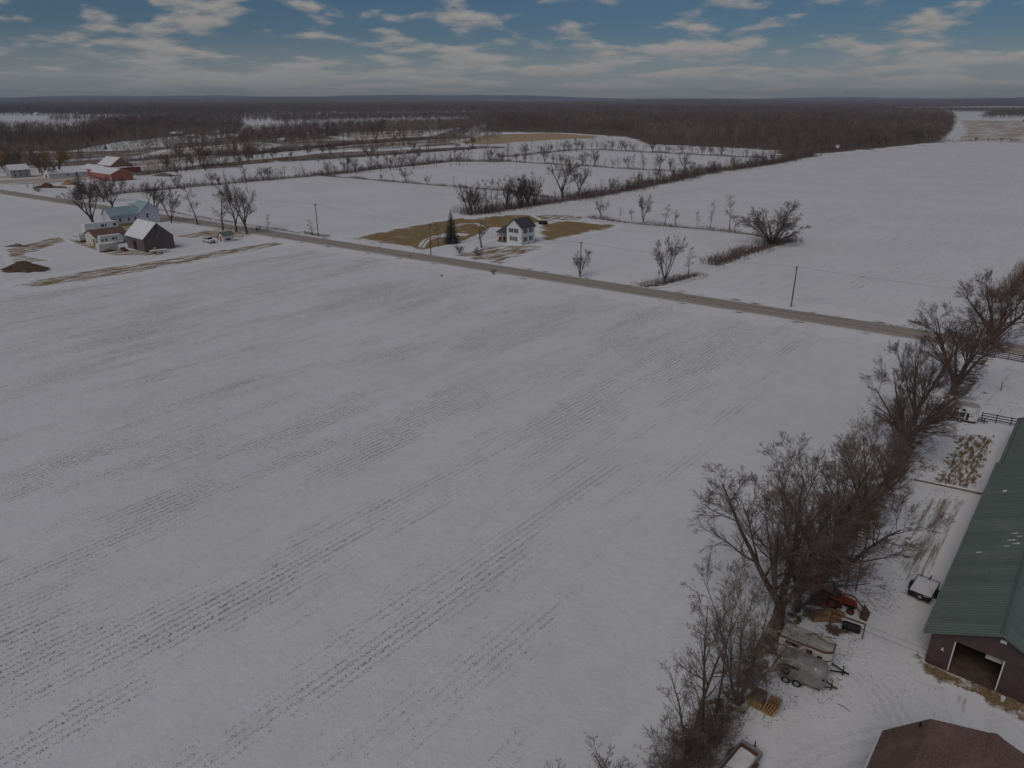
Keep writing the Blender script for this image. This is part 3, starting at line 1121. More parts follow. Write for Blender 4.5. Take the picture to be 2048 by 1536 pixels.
# the large wood right of centre: front part first, then its depth
sheet('wood_floor', px((955, 263), (1130, 266), (1255, 274), (1300, 289), (1420, 294), (1540, 300), (1565, 314), (1700, 303), (1885, 284), (1908, 258), (1900, 236), (1000, 236)), .012, 'wood_floor', 10, 3, 6)
wood('bare_wood', [(960, 262), (1130, 264), (1255, 272), (1300, 287), (1420, 292), (1540, 298), (1562, 312), (1700, 301), (1880, 283), (1905, 262), (1900, 250), (1500, 248), (960, 250)],
     7.5, 'large bare brown wood behind the snow fields right of centre', (11, 21), MIXB, twigs=44, tw=.20, tl=2.8, limbs=8, trunk_w=.34, grow=.7)
wood('bare_wood', [(940, 250), (1500, 248), (1900, 250), (1905, 240), (1880, 232), (1000, 231), (940, 240)],
     12, 'hazier back of the large bare wood right of centre', (12, 23), MIXB, twigs=30, tw=.40, tl=3.4, limbs=5, trunk_w=.45, grow=.6, clump=1.2)
sheet('wood_floor', px((-60, 304), (150, 302), (230, 286), (340, 274), (480, 266), (495, 246), (300, 240), (200, 246), (150, 264), (-60, 262)), .012, 'wood_floor', 8, 3, 8)
wood('bare_wood', [(-60, 301), (150, 299), (230, 283), (330, 271), (480, 263), (490, 246), (300, 241), (200, 247), (150, 264), (-60, 262)],
     9, 'bare brown wood behind the red barns on the left', (10, 16), MIXB, twigs=40, tw=.24, tl=2.6, limbs=7, trunk_w=.32, grow=.7)
wood('bare_wood', [(-60, 335), (60, 332), (70, 318), (-60, 316)], 8, 'thicket of bare trees at the left edge beyond the road', (8, 12), MIXB, twigs=44, tw=.2, tl=2.4, limbs=8, trunk_w=.3)

wood('bare_wood', [(240, 298), (330, 276), (480, 266), (700, 252), (960, 244), (960, 268), (700, 282), (520, 298), (400, 312)], 11,
     'loose bare trees spread among the distant houses left of centre', (8, 14), MIXB, twigs=46, tw=.22, tl=2.4, limbs=9, trunk_w=.32, grow=.3)
wood('bare_wood', [(470, 300), (560, 290), (700, 274), (960, 262), (960, 250), (800, 252), (600, 262), (480, 274)], 11,
     'brown bare trees crowding the distant houses', (8, 13), MIXB, twigs=44, tw=.22, tl=2.3, limbs=9, trunk_w=.3, grow=.3)
wood('bare_wood', [(100, 246), (300, 243), (480, 246), (960, 240), (960, 230), (700, 231), (470, 234), (300, 238), (100, 240)], 17,
     'thin band of bare trees below the far woods at left', (10, 15), GREYB, twigs=30, tw=.4, tl=3.0, limbs=6, trunk_w=.45, grow=.3)
wood('bare_wood', [(-60, 326), (200, 318), (420, 306), (520, 296), (420, 300), (200, 306), (-60, 310)], 11,
     'brown bare trees in front of the left wood', (7, 12), MIXB, twigs=44, tw=.18, tl=2.2, limbs=9, trunk_w=.28, grow=.3)
wood('bare_wood', [(930, 262), (1010, 262), (1000, 285), (940, 300), (880, 296), (905, 275)], 14, 'loose bare trees at the left end of the tan meadow', (9, 14), MIXB, twigs=50, tw=.2, tl=2.4, limbs=9, trunk_w=.3)

wood('bare_wood', [(250, 352), (300, 330), (420, 318), (500, 312), (480, 334), (340, 346)], 10, 'loose brown trees and scrub behind the red barns', (6, 10), MIXB, twigs=56, tw=.15, tl=2.0, limbs=10, trunk_w=.26)
wood('bare_wood', [(480, 332), (640, 312), (800, 298), (940, 290), (940, 284), (760, 292), (560, 306), (470, 318)], 13, 'loose brown trees across the old fields left of the tan meadow', (6, 11), MIXB, twigs=56, tw=.17, tl=2.0, limbs=10, trunk_w=.28)
wood('bare_wood', [(-60, 352), (60, 346), (160, 340), (200, 326), (60, 318), (-60, 322)], 11, 'loose brown trees round the golden willows at the left', (7, 11), MIXB, twigs=50, tw=.16, tl=2.1, limbs=10, trunk_w=.28)

# ------------------------------------------------------------------ hedgerows
hedge_defs = [
    ('brown hedge along the far edge of the snow field beside the red barns', [(150, 400), (235, 388), (360, 376), (512, 362), (640, 351)], 7, 3.6, 3.6, BROWN),
    ('brown hedge running from the field corner towards the tan meadow', [(640, 352), (745, 339), (850, 329), (900, 323), (1024, 323)], 9, 4.6, 2.8, BROWN),
    ('low brown hedge between the two snow fields left of the big oak', [(640, 352), (700, 356), (800, 365), (900, 373), (1000, 381), (1110, 397)], 5, 1.8, 3.2, REDDISH),
    ('broad brushy hedge behind the white house running up to the wood', [(925, 431), (985, 424), (1050, 412), (1180, 394), (1300, 371), (1420, 344), (1536, 329), (1620, 311)], 14, 5.0, 2.8, BROWN),
    ('thin hedge line under a row of trees beyond the oak', [(1024, 324), (1180, 333), (1300, 341), (1375, 344)], 5, 2.2, 2.2, BROWN),
    ('thin far hedge line in front of the large wood', [(1000, 315), (1140, 301), (1200, 300), (1536, 317)], 7, 3.0, 1.8, BROWN),
    ('low reddish hedge behind the small snow field with the tall sparse tree', [(1172, 435), (1285, 449), (1400, 458), (1500, 469), (1560, 482)], 4.5, 1.7, 4.5, BROWN),
    ('dense brown thicket at the foot of the big round elm', [(1425, 533), (1470, 515), (1530, 495), (1588, 480)], 7, 3.4, 5.0, BROWN),
    ('reddish brown grass clump at the foot of the roadside trees', [(1275, 574), (1320, 570), (1398, 548)], 5, 1.5, 8.0, REDDISH),
    ('thin row of shrubs before the tan field at the far right', [(1880, 283), (1960, 282), (2120, 287)], 4, 3.0, 1.2, BROWN),
    ('brown weeds below the first utility pole on the left', [(600, 465), (640, 472), (655, 474)], 3, .9, 8, BROWN),
    ('dry grass fringe along the far road edge at the right', [(1330, 590), (1470, 611), (1600, 629), (1720, 644), (1800, 655)], 1.4, .5, 14, REDDISH),
    ('brown brush at the right edge beyond the road', [(2000, 610), (2030, 580), (2060, 530)], 5, 4.0, 5, REDDISH),
    ('scrubby strip across the old fields left of the tan meadow', [(440, 314), (560, 304), (700, 290), (860, 279), (940, 276)], 16, 5.0, 1.6, BROWN),
    ('brushy strip between the old fields below the tan meadow', [(560, 324), (720, 314), (860, 304), (960, 297), (1010, 296)], 12, 4.2, 1.8, BROWN),
    ('brown thicket right behind the red barns', [(270, 352), (330, 343), (420, 336), (480, 333)], 18, 5.5, 1.5, REDDISH),
    ('brown thicket strip above the red barns', [(230, 325), (330, 316), (450, 308), (520, 305)], 18, 5.0, 1.3, REDDISH),
    ('dead brush strip along the road beside the left farm', [(255, 408), (330, 422), (430, 440), (540, 457), (600, 467)], 2.0, .8, 6, REDDISH),
]
for lab, path, w, h, dens, tn in hedge_defs:
    far = G(*path[0]).y
    band('hedge_bank', px(*path), w * .9, .02, 'litter', 4, .6, w * .3)
    brush('hedge_brush', px(*path), w, h, dens, tn, lab, w=.045 + far * .00016)

# saplings crowding the hedges, too many to count
for path, sp, hr, lab in (([(1120, 402), (1180, 394), (1300, 371), (1420, 344), (1536, 329), (1640, 308)], 4.5, (3.5, 8), 'crowded saplings in the broad hedge up to the wood'),
                          ([(640, 352), (745, 339), (850, 329), (900, 323), (1024, 323)], 5.5, (3.5, 9), 'crowded saplings in the hedge towards the tan meadow'),
                          ([(235, 388), (360, 376), (512, 362), (640, 351)], 6, (2.5, 6), 'crowded saplings in the hedge beside the red barns'),
                          ([(1000, 315), (1140, 301), (1200, 300), (1536, 317)], 7, (4, 10), 'crowded saplings in the far hedge before the wood'),
                          ([(1024, 324), (1180, 333), (1300, 341), (1375, 344)], 8, (4, 9), 'crowded saplings in the thin row beyond the oak'),
                          ([(930, 430), (985, 423), (1050, 411), (1110, 402)], 3.2, (5, 11), 'crowded saplings in the hedge behind the white house'),
                          ([(440, 314), (560, 304), (700, 290), (860, 279), (940, 276)], 8, (4, 10), 'crowded saplings in the scrubby strip across the old fields')):
    wood('hedge_saplings', [(x, y - 2.2) for x, y in path] + [(x, y + 1.2) for x, y in path[::-1]], sp, lab, hr, MIXB, twigs=44, tw=.10, tl=1.5, limbs=9, trunk_w=.16, grow=.2)

# trees standing in the hedges, one by one
ORD = ('first second third fourth fifth sixth seventh eighth ninth tenth eleventh twelfth thirteenth fourteenth fifteenth sixteenth seventeenth eighteenth nineteenth twentieth').split()
TENS = {20: 'twenty', 30: 'thirty', 40: 'forty', 50: 'fifty', 60: 'sixty'}
TENTH = {20: 'twentieth', 30: 'thirtieth', 40: 'fortieth', 50: 'fiftieth', 60: 'sixtieth'}


def ordinal(n):
    if n <= 20:
        return ORD[n - 1]
    t = n // 10 * 10
    return TENTH[t] if n == t else TENS[t] + '-' + ORD[n - t - 1]


def number_from_left(things):
    """each of a row of look-alikes is told apart by its place from the left"""
    things.sort(key=lambda o: project(o.location.x, o.location.y, 0)[0])
    for i, o in enumerate(things):
        lab = o['label']
        for w in (' tree ', ' bush ', ' shrub '):
            if w in lab:
                o['label'] = ordinal(i + 1) + ' ' + lab.replace(w, w + 'from the left ', 1)
                break


hedge_trees = [
    ([(240, 388), (640, 352)], 15, (4, 9), 'bare tree in the brown hedge beside the red barns', 'trees in the hedge beside the red barns'),
    ([(640, 352), (1024, 322)], 22, (6, 12), 'bare tree in the hedge running towards the tan meadow', 'trees in the hedge towards the tan meadow'),
    ([(680, 355), (1000, 381)], 9, (2.5, 6), 'small bare tree in the low hedge between the snow fields', 'trees in the low hedge between the fields'),
    ([(930, 430), (1080, 408)], 18, (9, 15), 'slender bare tree in the broad hedge behind the white house', 'slender trees behind the white house'),
    ([(1180, 393), (1536, 329)], 30, (4, 10), 'bare tree in the broad brushy hedge running up to the wood', 'trees in the broad hedge up to the wood'),
    ([(1536, 329), (1700, 302)], 12, (5, 10), 'bare tree where the broad hedge meets the wood', 'trees where the hedge meets the wood'),
    ([(1024, 324), (1375, 344)], 18, (6, 13), 'bare tree in the thin row beyond the big oak', 'trees in the thin row beyond the oak'),
    ([(1000, 315), (1200, 300)], 14, (7, 12), 'bare tree in the far hedge below the tan meadow', 'trees in the far hedge below the tan meadow'),
    ([(1200, 300), (1536, 317)], 20, (5, 11), 'bare tree in the far hedge in front of the large wood', 'trees in the far hedge before the wood'),
    ([(1900, 283), (2060, 286)], 10, (4, 8), 'bare tree in the thin row before the tan field', 'trees before the tan field'),
]
for path, n, hr, lab, grp in hedge_trees:
    pp = px(*path)
    row = []
    for i in range(n):
        t = (i + random.uniform(.1, .9)) / n
        p = pp[0].lerp(pp[1], t) + Vector((random.uniform(-2, 2), random.uniform(-2, 2), 0))
        k = random.choice(['mid_slim', 'mid_slim', 'mid_broad', 'mid_vase'])
        row.append(place_tree(k, p, random.uniform(*hr), lab, grp, wide=random.uniform(.8, 1.1)))
    number_from_left(row)

# open trees and bushes of the old fields on the left
def scatter(poly, n, kinds, hr, lab, grp, cat='tree'):
    poly = [tuple(G(*p)[:2]) for p in poly]
    xs = [p[0] for p in poly]
    ys = [p[1] for p in poly]
    c = 0
    row = []
    while c < n:
        x, y = random.uniform(min(xs), max(xs)), random.uniform(min(ys), max(ys))
        if in_poly(poly, [x], [y])[0]:
            row.append(place_tree(random.choice(kinds), (x, y), random.uniform(*hr), lab, grp, cat=cat, wide=random.uniform(.9, 1.3)))
            c += 1
    number_from_left(row)


scatter([(560, 335), (640, 300), (900, 275), (960, 300), (800, 322), (620, 345)], 16, ['mid_broad', 'mid_vase', 'mid_slim'], (7, 14),
        'bare tree in the rough snowy ground left of the tan meadow', 'trees left of the tan meadow')
scatter([(300, 345), (330, 310), (460, 300), (560, 318), (480, 340)], 22, ['mid_broad', 'mid_vase', 'mid_red', 'mid_slim'], (5, 11),
        'bare tree in the thicket behind the red barns', 'trees in the thicket behind the red barns')
scatter([(300, 340), (640, 300), (960, 285), (960, 305), (640, 330), (330, 352)], 34, ['mid_shrub', 'mid_red'], (2, 4.5),
        'brown bush in the rough ground of the old fields', 'bushes of the old fields', 'shrub')
scatter([(-30, 345), (50, 322), (180, 320), (190, 345), (60, 365)], 10, ['mid_broad', 'mid_vase'], (8, 13),
        'bare tree beside the farmyard with the red barns', 'trees at the red barn farm')
scatter([(1640, 304), (1700, 297), (1800, 288), (1880, 281), (1890, 276), (1700, 290)], 14, ['mid_slim', 'mid_broad'], (9, 15), 'bare tree standing at the front edge of the large wood',
        'trees at the front edge of the large wood')

# named single trees of the middle distance: base x, base y, top y
singles = [
    ('mid_broad', 187, 455, 356, 'large spreading bare tree left of the teal-roofed house', 1.25),
    ('mid_broad', 226, 424, 348, 'bare tree between the road and the teal-roofed house', 1.0),
    ('mid_vase', 182, 404, 346, 'dense bare tree above the road left of the teal-roofed house', 1.2),
    ('mid_vase', 208, 404, 352, 'rounded bare tree at the end of the brown hedge by the road', 1.2),
    ('mid_broad', 313, 444, 356, 'bare tree directly behind the right gable of the teal-roofed house', .9),
    ('mid_vase', 343, 446, 370, 'bare tree with low fork right of the teal-roofed house', .9),
    ('mid_slim', 396, 450, 370, 'leaning bare tree beside the road, second right of the teal-roofed house', 1.5),
    ('mid_slim', 446, 461, 366, 'left of the three tall bare trees behind the small shed', 1.5),
    ('mid_broad', 473, 464, 362, 'middle of the three tall bare trees by the small shed', .7),
    ('mid_broad', 494, 468, 360, 'right of the three tall bare trees by the small shed', .75),
    ('mid_slim', 537, 462, 428, 'spindly sapling at the road right of the three tall trees', 1.0),
    ('mid_slim', 491, 360, 311, 'lone bare tree in the snow beyond the brown hedge', 1.4),
    ('mid_vase', 811, 363, 335, 'round bare tree in the low hedge between the snow fields', 1.3),
    ('mid_crooked', 963, 495, 440, 'crooked dark tree in front of the white house porch', 1.0),
    ('mid_slim', 878, 493, 448, 'thin young tree on the lawn left of the spruce', 1.2),
    ('mid_slim', 624, 471, 438, 'thin sapling beside the first utility pole', 1.6),
    ('mid_vase', 1160, 554, 497, 'small fan-shaped bare tree at the foot of the middle utility pole', 1.0),
    ('mid_vase', 1330, 567, 466, 'tall fan-shaped bare tree beside the road, in reddish grass', .8),
    ('mid_slim', 1314, 566, 520, 'dead stub tree left of the tall fan-shaped roadside tree', 1.2),
    ('mid_slim', 1377, 548, 494, 'slim bare tree right of the tall fan-shaped roadside tree', 1.3),
    ('mid_broad', 1125, 397, 311, 'big spreading oak where the hedges meet behind the white house', 1.25),
    ('mid_broad', 1158, 392, 326, 'bare tree just right of the big spreading oak', .9),
    ('mid_vase', 1202, 437, 394, 'leftmost bare tree in the low reddish hedge', .9),
    ('mid_slim', 1240, 438, 412, 'small second tree in the low reddish hedge', 1.0),
    ('mid_crooked', 1263, 440, 414, 'dark scrubby tree in the low reddish hedge', .8),
    ('mid_vase', 1286, 446, 386, 'rounded bare tree in the middle of the low reddish hedge', .8),
    ('mid_slim', 1329, 450, 407, 'pale slim tree in the low reddish hedge', 1.3),
    ('mid_crooked', 1351, 450, 417, 'dark crooked tree in the low reddish hedge', .9),
    ('mid_slim', 1394, 453, 420, 'twiggy sapling in the low reddish hedge', 1.2),
    ('mid_slim', 1420, 457, 402, 'slender leaning tree in the low reddish hedge', 1.0),
    ('mid_slim', 1459, 461, 386, 'tall sparse tree with few limbs left of the round elm', 1.0),
    ('mid_crooked', 1470, 463, 434, 'drooping little tree between the tall sparse tree and the elm', 1.0),
    ('mid_elm', 1543, 489, 398, 'big round elm with arching limbs in the snow field', 1.25),
    ('mid_willow', 118, 343, 291, 'golden willow beside the white barnyard shed', 1.1),
    ('mid_willow', 15, 344, 300, 'dull golden willow at the left edge of the picture', 1.2),
    ('mid_vase', 752, 283, 232, 'tall bare tree standing alone among the distant houses', 1.0),
    ('mid_vase', 505, 318, 272, 'dark rounded tree in the old field left of centre', 1.1),
    ('mid_slim', 1500, 338, 306, 'thin tree in the hedge just below the large wood', 1.1),
]
for k, xb, yb, yt, lab, wd in singles:
    tree_px(k, xb, yb, yt, lab, wide=wd)
place_spruce(903, 487, 417, 'tall dark spruce on the lawn left of the white house')
for xb, yb, yt, lab in ((669, 272, 241, 'taller of two dark conifers side by side among far houses'), (656, 272, 244, 'broader of two dark conifers side by side among far houses'),
                        (598, 273, 249, 'dark conifer left of the pair among the far houses'), (163, 388, 340, 'dark evergreen at the end of the red barn'),
                        (130, 270, 253, 'dark conifer behind the golden willow'), (185, 281, 265, 'dark conifer above the red barns'),
                        (176, 292, 279, 'small dark conifer near the golden willow'), (212, 299, 284, 'small dark conifer behind the red barn roof')):
    place_spruce(xb, yb, yt, lab, None, 1)
for xb, yb, yt, lab in ((919, 507, 488, 'rounded brown bush left of the front lawn of the white house'), (956, 511, 490, 'rounded brown bush nearer the road before the white house'),
                        (987, 549, 536, 'little weed bush at the near edge of the road'), (76, 384, 366, 'dark bush beside the road at the red barn farm'),
                        (516, 462, 452, 'low bush at the roadside right of the three tall trees')):
    tree_px('mid_shrub', xb, yb, yt, lab, cat='shrub')

# ------------------------------------------------------------------ the near tree row beside the barn yard
near = [
    ('slim', 1381, 1507, 1220, 'slim bare tree nearest the camera in the tree row', 1.0),
    ('slim', 1404, 1452, 1205, 'second slim bare tree at the near end of the tree row', 1.0),
    ('cluster', 1474, 1408, 1125, 'pale many-stemmed tree beside the wooden pallets', .8),
    ('broad', 1553, 1252, 915, 'large spreading tree behind the cream horse trailer', 1.25),
    ('broad', 1632, 1196, 876, 'tall broad tree left of the orange tractor', 1.1),
    ('dense', 1672, 1130, 880, 'dense brown tree left of the ladder tower', .9),
    ('broad', 1722, 1052, 850, 'broad twiggy tree behind the ladder tower', 1.0),
    ('broad', 1770, 985, 815, 'tangled bare tree left of the log barrier', .8),
    ('broad', 1592, 1222, 955, 'broad tree between the large spreading tree and the tractor', .9),
    ('broad', 1795, 940, 785, 'bare tree below the wide fan-shaped tree', .9),
    ('slim', 1365, 1560, 1330, 'slim sapling at the bottom end of the tree row', 1.0),
    ('slim', 1432, 1425, 1260, 'slim sapling between the slim trees and the pale cluster', 1.2),
    ('vase', 1803, 905, 742, 'wide fan-shaped tree left of the far horse trailer', 1.1),
    ('vase', 1826, 850, 660, 'forked dark tree left of the far horse trailer', .62),
    ('vase', 1905, 790, 606, 'largest fan-shaped tree near the road at the right', 1.2),
    ('red_top', 1968, 700, 600, 'dense reddish tree beside the road at the right', 1.0),
    ('vase', 1982, 690, 540, 'tall open tree beyond the road at the right edge', 1.1),
    ('slim', 2040, 640, 560, 'bare sapling at the right edge beyond the road', 1.3),
]
for k, xb, yb, yt, lab, wd in near:
    tree_px(k, xb, yb, yt, lab, wide=wd)
for (x, y, h), lab in (((2.0, 28.8, 8.5), 'bare treetop rising into the bottom edge, left one'), ((4.6, 28.4, 8.3), 'bare treetop rising into the bottom edge, middle one'),
                       ((6.6, 28.8, 8.2), 'bare treetop rising into the bottom edge, right one')):
    place_tree('slim', (x, y), h, lab, wide=1.5)
shr = [(1340, 1560, 1450), (1362, 1545, 1460), (1392, 1530, 1440), (1425, 1490, 1400), (1412, 1535, 1460), (1450, 1445, 1380), (1500, 1370, 1320), (1545, 1300, 1250),
       (1620, 1240, 1190), (1655, 1190, 1150), (1690, 1150, 1100), (1745, 1040, 1000), (1785, 960, 920), (1930, 762, 735), (1610, 1160, 1110)]
row_ = []
for i, (xb, yb, yt) in enumerate(shr):
    h = min(4.5, height_of(xb, yb, yt))
    row_.append(place_tree('shrub', G(xb, yb), h, 'bare shrub between the trunks of the near tree row', 'shrubs under the near tree row', cat='shrub', wide=1.0))
number_from_left(row_)
brush('undergrowth', px((1330, 1580), (1390, 1515), (1440, 1440), (1470, 1410)), 3.0, 1.2, 6, BROWN, 'tangle of dead stems under the nearest trees', w=.022)
brush('undergrowth', px((1540, 1265), (1640, 1190), (1700, 1100), (1780, 960), (1825, 880)), 4.0, 1.6, 3.2, BROWN, 'tangle of dead stems along the middle of the near tree row', w=.028)
brush('undergrowth', px((1370, 1530), (1400, 1545), (1430, 1500)), 1.6, 1.3, 22, REDDISH, 'reddish dead bush at the bottom of the tree row', w=.02)


# ------------------------------------------------------------------ corn stubble of the main field (too many to count: one mass)
def value_noise(x, y, seed):
    r = np.random.default_rng(seed)
    tab = r.random(4096)
    xi, yi = np.floor(x).astype(int), np.floor(y).astype(int)
    fx, fy = x - xi, y - yi
    fx, fy = fx * fx * (3 - 2 * fx), fy * fy * (3 - 2 * fy)

    def h(i, j):
        return tab[(i * 73 + j * 1237 + (i * j) % 61) % 4096]
    return (h(xi, yi) * (1 - fx) + h(xi + 1, yi) * fx) * (1 - fy) + (h(xi, yi + 1) * (1 - fx) + h(xi + 1, yi + 1) * fx) * fy


def stubble(name, poly, pitch, per_m, cut, label, size, jit=.10, seed=3, flat=False, clear=None):
    P2 = np.array([(p[0], p[1]) for p in poly])
    u, v = np.array((U.x, U.y)), np.array((V.x, V.y))
    a, b = P2 @ u, P2 @ v
    rows = np.arange(b.min(), b.max(), pitch)
    n_row = int((a.max() - a.min()) * per_m)
    B = np.repeat(rows, n_row)
    n = len(B)
    A = RNG.uniform(a.min(), a.max(), n)
    # where wind left the snow thin: long patches with the rows, broken by round drifts
    m = (.24 * value_noise(A / 26, B / 5.0, seed) + .24 * value_noise(A / 9, B / 2.1, seed + 1) + .14 * value_noise(A / 1.0, B / pitch, seed + 2)
         + .20 * value_noise(A / 9, B / pitch, seed + 4) + .18 * value_noise(A / 13, B / 9, seed + 3))
    if clear is not None:                       # the headland beside the tree row keeps its snow
        m = m - np.clip((B - clear) / 14, 0, 1) * .16
        # wind-swept middle of the field: thinner snow, more stubble showing
        m = m + .035 * np.clip((A - 50) / 25, 0, 1) * np.clip((165 - A) / 30, 0, 1) - .012 * np.clip((60 - A) / 30, 0, 1)
    keep = m + RNG.normal(size=n) * .055 > cut
    A, B, m = A[keep], B[keep], m[keep]
    B = B + RNG.normal(size=len(B)) * jit
    xy = A[:, None] * u + B[:, None] * v
    k = in_poly([tuple(p) for p in P2], xy[:, 0], xy[:, 1])
    xy, m = xy[k], m[k]
    n = len(xy)
    L = RNG.uniform(.5, 1.6, n) * size * (.7 + 2.2 * np.clip(m - cut, 0, .25))
    Wd = L * RNG.uniform(.25, .55, n)
    th = math.atan2(u[1], u[0]) + RNG.normal(size=n) * .5
    d = np.c_[np.cos(th), np.sin(th)]
    q = np.c_[-np.sin(th), np.cos(th)]
    z0 = np.full((n, 1), .014)
    p0 = np.c_[xy - d * L[:, None], z0]
    p1 = np.c_[xy + q * Wd[:, None], z0]
    p2 = np.c_[xy + d * L[:, None], z0]
    p3 = np.c_[xy - q * Wd[:, None], z0]
    tp = np.c_[xy + RNG.normal(size=(n, 2)) * .02, L * RNG.uniform(.25, .6, n) + .01]
    if flat:
        p1[:, 2] += L * .5
        V4 = np.stack([p0, p1, p2, p3], 1).reshape(-1, 3)
        ob = link(name, np_mesh(name, V4, None, np.arange(n * 4).reshape(-1, 4)), 'stubble')
        return tag(ob, label, 'stubble', kind='stuff')
    V5 = np.stack([p0, p1, p2, p3, tp], 1).reshape(-1, 3)
    o = np.arange(n)[:, None] * 5
    F3 = np.concatenate([o + (0, 3, 4), o + (3, 2, 4), o + (2, 1, 4), o + (1, 0, 4)])
    ob = link(name, np_mesh(name, V5, F3), 'stubble')
    return tag(ob, label, 'stubble', kind='stuff')


near_field = px((-60, 1600), (-60, 1000), (-60, 760), (-60, 600), (300, 558), (620, 500), (860, 530), (1050, 560), (1380, 612), (1720, 662), (1640, 790), (1480, 960), (1330, 1130), (1150, 1330), (1050, 1500), (1000, 1620))
stubble('corn_stubble', near_field, .76, 17.0, .537, 'rows of brown corn stubble poking through the snow of the main field', .052, clear=-40.0)
stubble('corn_stubble', near_field, .76, 9.0, .512, 'fine pale straw bits along the crop rows of the main field', .036, jit=.13, seed=3, flat=True, clear=-40.0)
far_strip = px((1260, 395), (1560, 340), (1880, 300), (2200, 300), (2200, 600), (1800, 620), (1660, 560), (1640, 480))
stubble('corn_stubble', far_strip, 1.5, 1.2, .60, 'faint stubble rows in the snow field beyond the road', .16, seed=11)


def debris(name, poly_px, n, size, label, m='bark'):
    """leaf and twig scraps lying on the snow"""
    P2 = np.array([tuple(G(*p)[:2]) for p in poly_px])
    xy = RNG.uniform(P2.min(0), P2.max(0), (n * 3, 2))
    xy = xy[in_poly([tuple(p) for p in P2], xy[:, 0], xy[:, 1])][:n]
    cl = value_noise(xy[:, 0] / 1.3, xy[:, 1] / 1.3, 5) * .6 + value_noise(xy[:, 0] / .4, xy[:, 1] / .4, 6) * .4
    xy = xy[cl + RNG.normal(size=len(cl)) * .06 > .52]
    n = len(xy)
    L = RNG.uniform(.4, 1.5, n)[:, None] * size
    th = RNG.uniform(0, 6.28, n)
    d, q = np.c_[np.cos(th), np.sin(th)] * L, np.c_[-np.sin(th), np.cos(th)] * L * RNG.uniform(.2, .6, (n, 1))
    z = np.full((n, 1), .11)
    z0 = np.full((n, 1), .075)
    V4 = np.stack([np.c_[xy - d, z0], np.c_[xy + q, z0], np.c_[xy + d, z0], np.c_[xy - q, z0], np.c_[xy, z]], 1).reshape(-1, 3)
    o = np.arange(n)[:, None] * 5
    ob = link(name, np_mesh(name, V4, np.concatenate([o + (0, 3, 4), o + (3, 2, 4), o + (2, 1, 4), o + (1, 0, 4)])), m)
    return tag(ob, label, 'debris', kind='stuff')


debris('leaf_debris', [(1480, 1440), (1560, 1330), (1640, 1240), (1730, 1250), (1700, 1330), (1690, 1400), (1600, 1420), (1540, 1460)], 2600, .045, 'dead leaves and twigs on the snow round the trailers')
debris('leaf_debris', [(1640, 1180), (1720, 1100), (1800, 960), (1900, 860), (1980, 900), (1900, 1060), (1800, 1220), (1740, 1240)], 5200, .06, 'dead leaves and twigs on the snow between tree row and barn')
debris('leaf_debris', [(1860, 860), (1930, 760), (2048, 720), (2048, 820), (1990, 850)], 1500, .08, 'dead leaves and tufts on the snow behind the far horse trailer')
debris('leaf_debris', [(1370, 1536), (1440, 1450), (1500, 1430), (1470, 1490), (1430, 1536)], 900, .045, 'dead leaves on the snow beside the open trailer')
debris('leaf_debris', [(1640, 1250), (1850, 1250), (1900, 1400), (1990, 1440), (1850, 1440), (1600, 1440)], 900, .035, 'sparse dark scraps on the snow of the barn yard')


# ------------------------------------------------------------------ buildings
def roof_slab(root, name, m, x0, x1, y0, z0, y1, z1, t=.12):
    """slab between eave (y0, z0) and ridge (y1, z1), thickness t upwards"""
    return MB().prism([(y0, z0), (y1, z1), (y1, z1 + t), (y0, z0 + t)], x0, x1).build(name, m, root)


def gable(name, label, cat, loc, yaw, L, W, eave, ridge, wall, roof, over=.35, group=None, snow=None):
    root = thing(name, label, cat, loc, yaw, group)
    w = W / 2
    MB().prism([(-w, -.05), (w, -.05), (w, eave), (0, ridge), (-w, eave)], 0, L).build('wall', wall, root)
    sl = (ridge - eave) / w
    for s in (-1, 1):
        roof_slab(root, 'roof_slope', roof, -over, L + over, s * (w + over), eave - sl * over + .02, s * .0, ridge + .02, .10)
    return root


def window(root, side, u, z, w, h, L, W, frame='white_paint', pane='glass', shutter=None, bars=True, name='window'):
    if side == 'y-':
        c, n, t = Vector((u, -W / 2, z)), Vector((0, -1, 0)), Vector((1, 0, 0))
    elif side == 'y+':
        c, n, t = Vector((u, W / 2, z)), Vector((0, 1, 0)), Vector((-1, 0, 0))
    elif side == 'x0':
        c, n, t = Vector((0, u, z)), Vector((-1, 0, 0)), Vector((0, -1, 0))
    else:
        c, n, t = Vector((L, u, z)), Vector((1, 0, 0)), Vector((0, 1, 0))
    k = Vector((0, 0, 1))
    f = .07
    m = MB()
    for s in (-1, 1):
        m.obox(c + t * s * (w / 2) + n * .03, t * f / 2, n * .04, k * (h / 2 + f / 2))
        m.obox(c + k * s * (h / 2) + n * .03, t * (w / 2 - f / 2 - .002), n * .038, k * f / 2)
    if bars:
        m.obox(c + n * .03, t * (w / 2 - f / 2 - .002), n * .03, k * .02)
    wo = m.build(name, frame, root)
    MB().obox(c + n * .012, t * (w / 2 - f / 2 + .004), n * .008, k * (h / 2 - f / 2 + .004)).build('pane', pane, wo)
    if shutter:
        for s in (-1, 1):
            MB().obox(c + t * s * (w / 2 + .27) + n * .022, t * .2, n * .02, k * (h / 2 + .03)).build('shutter', shutter, wo)
    return wo


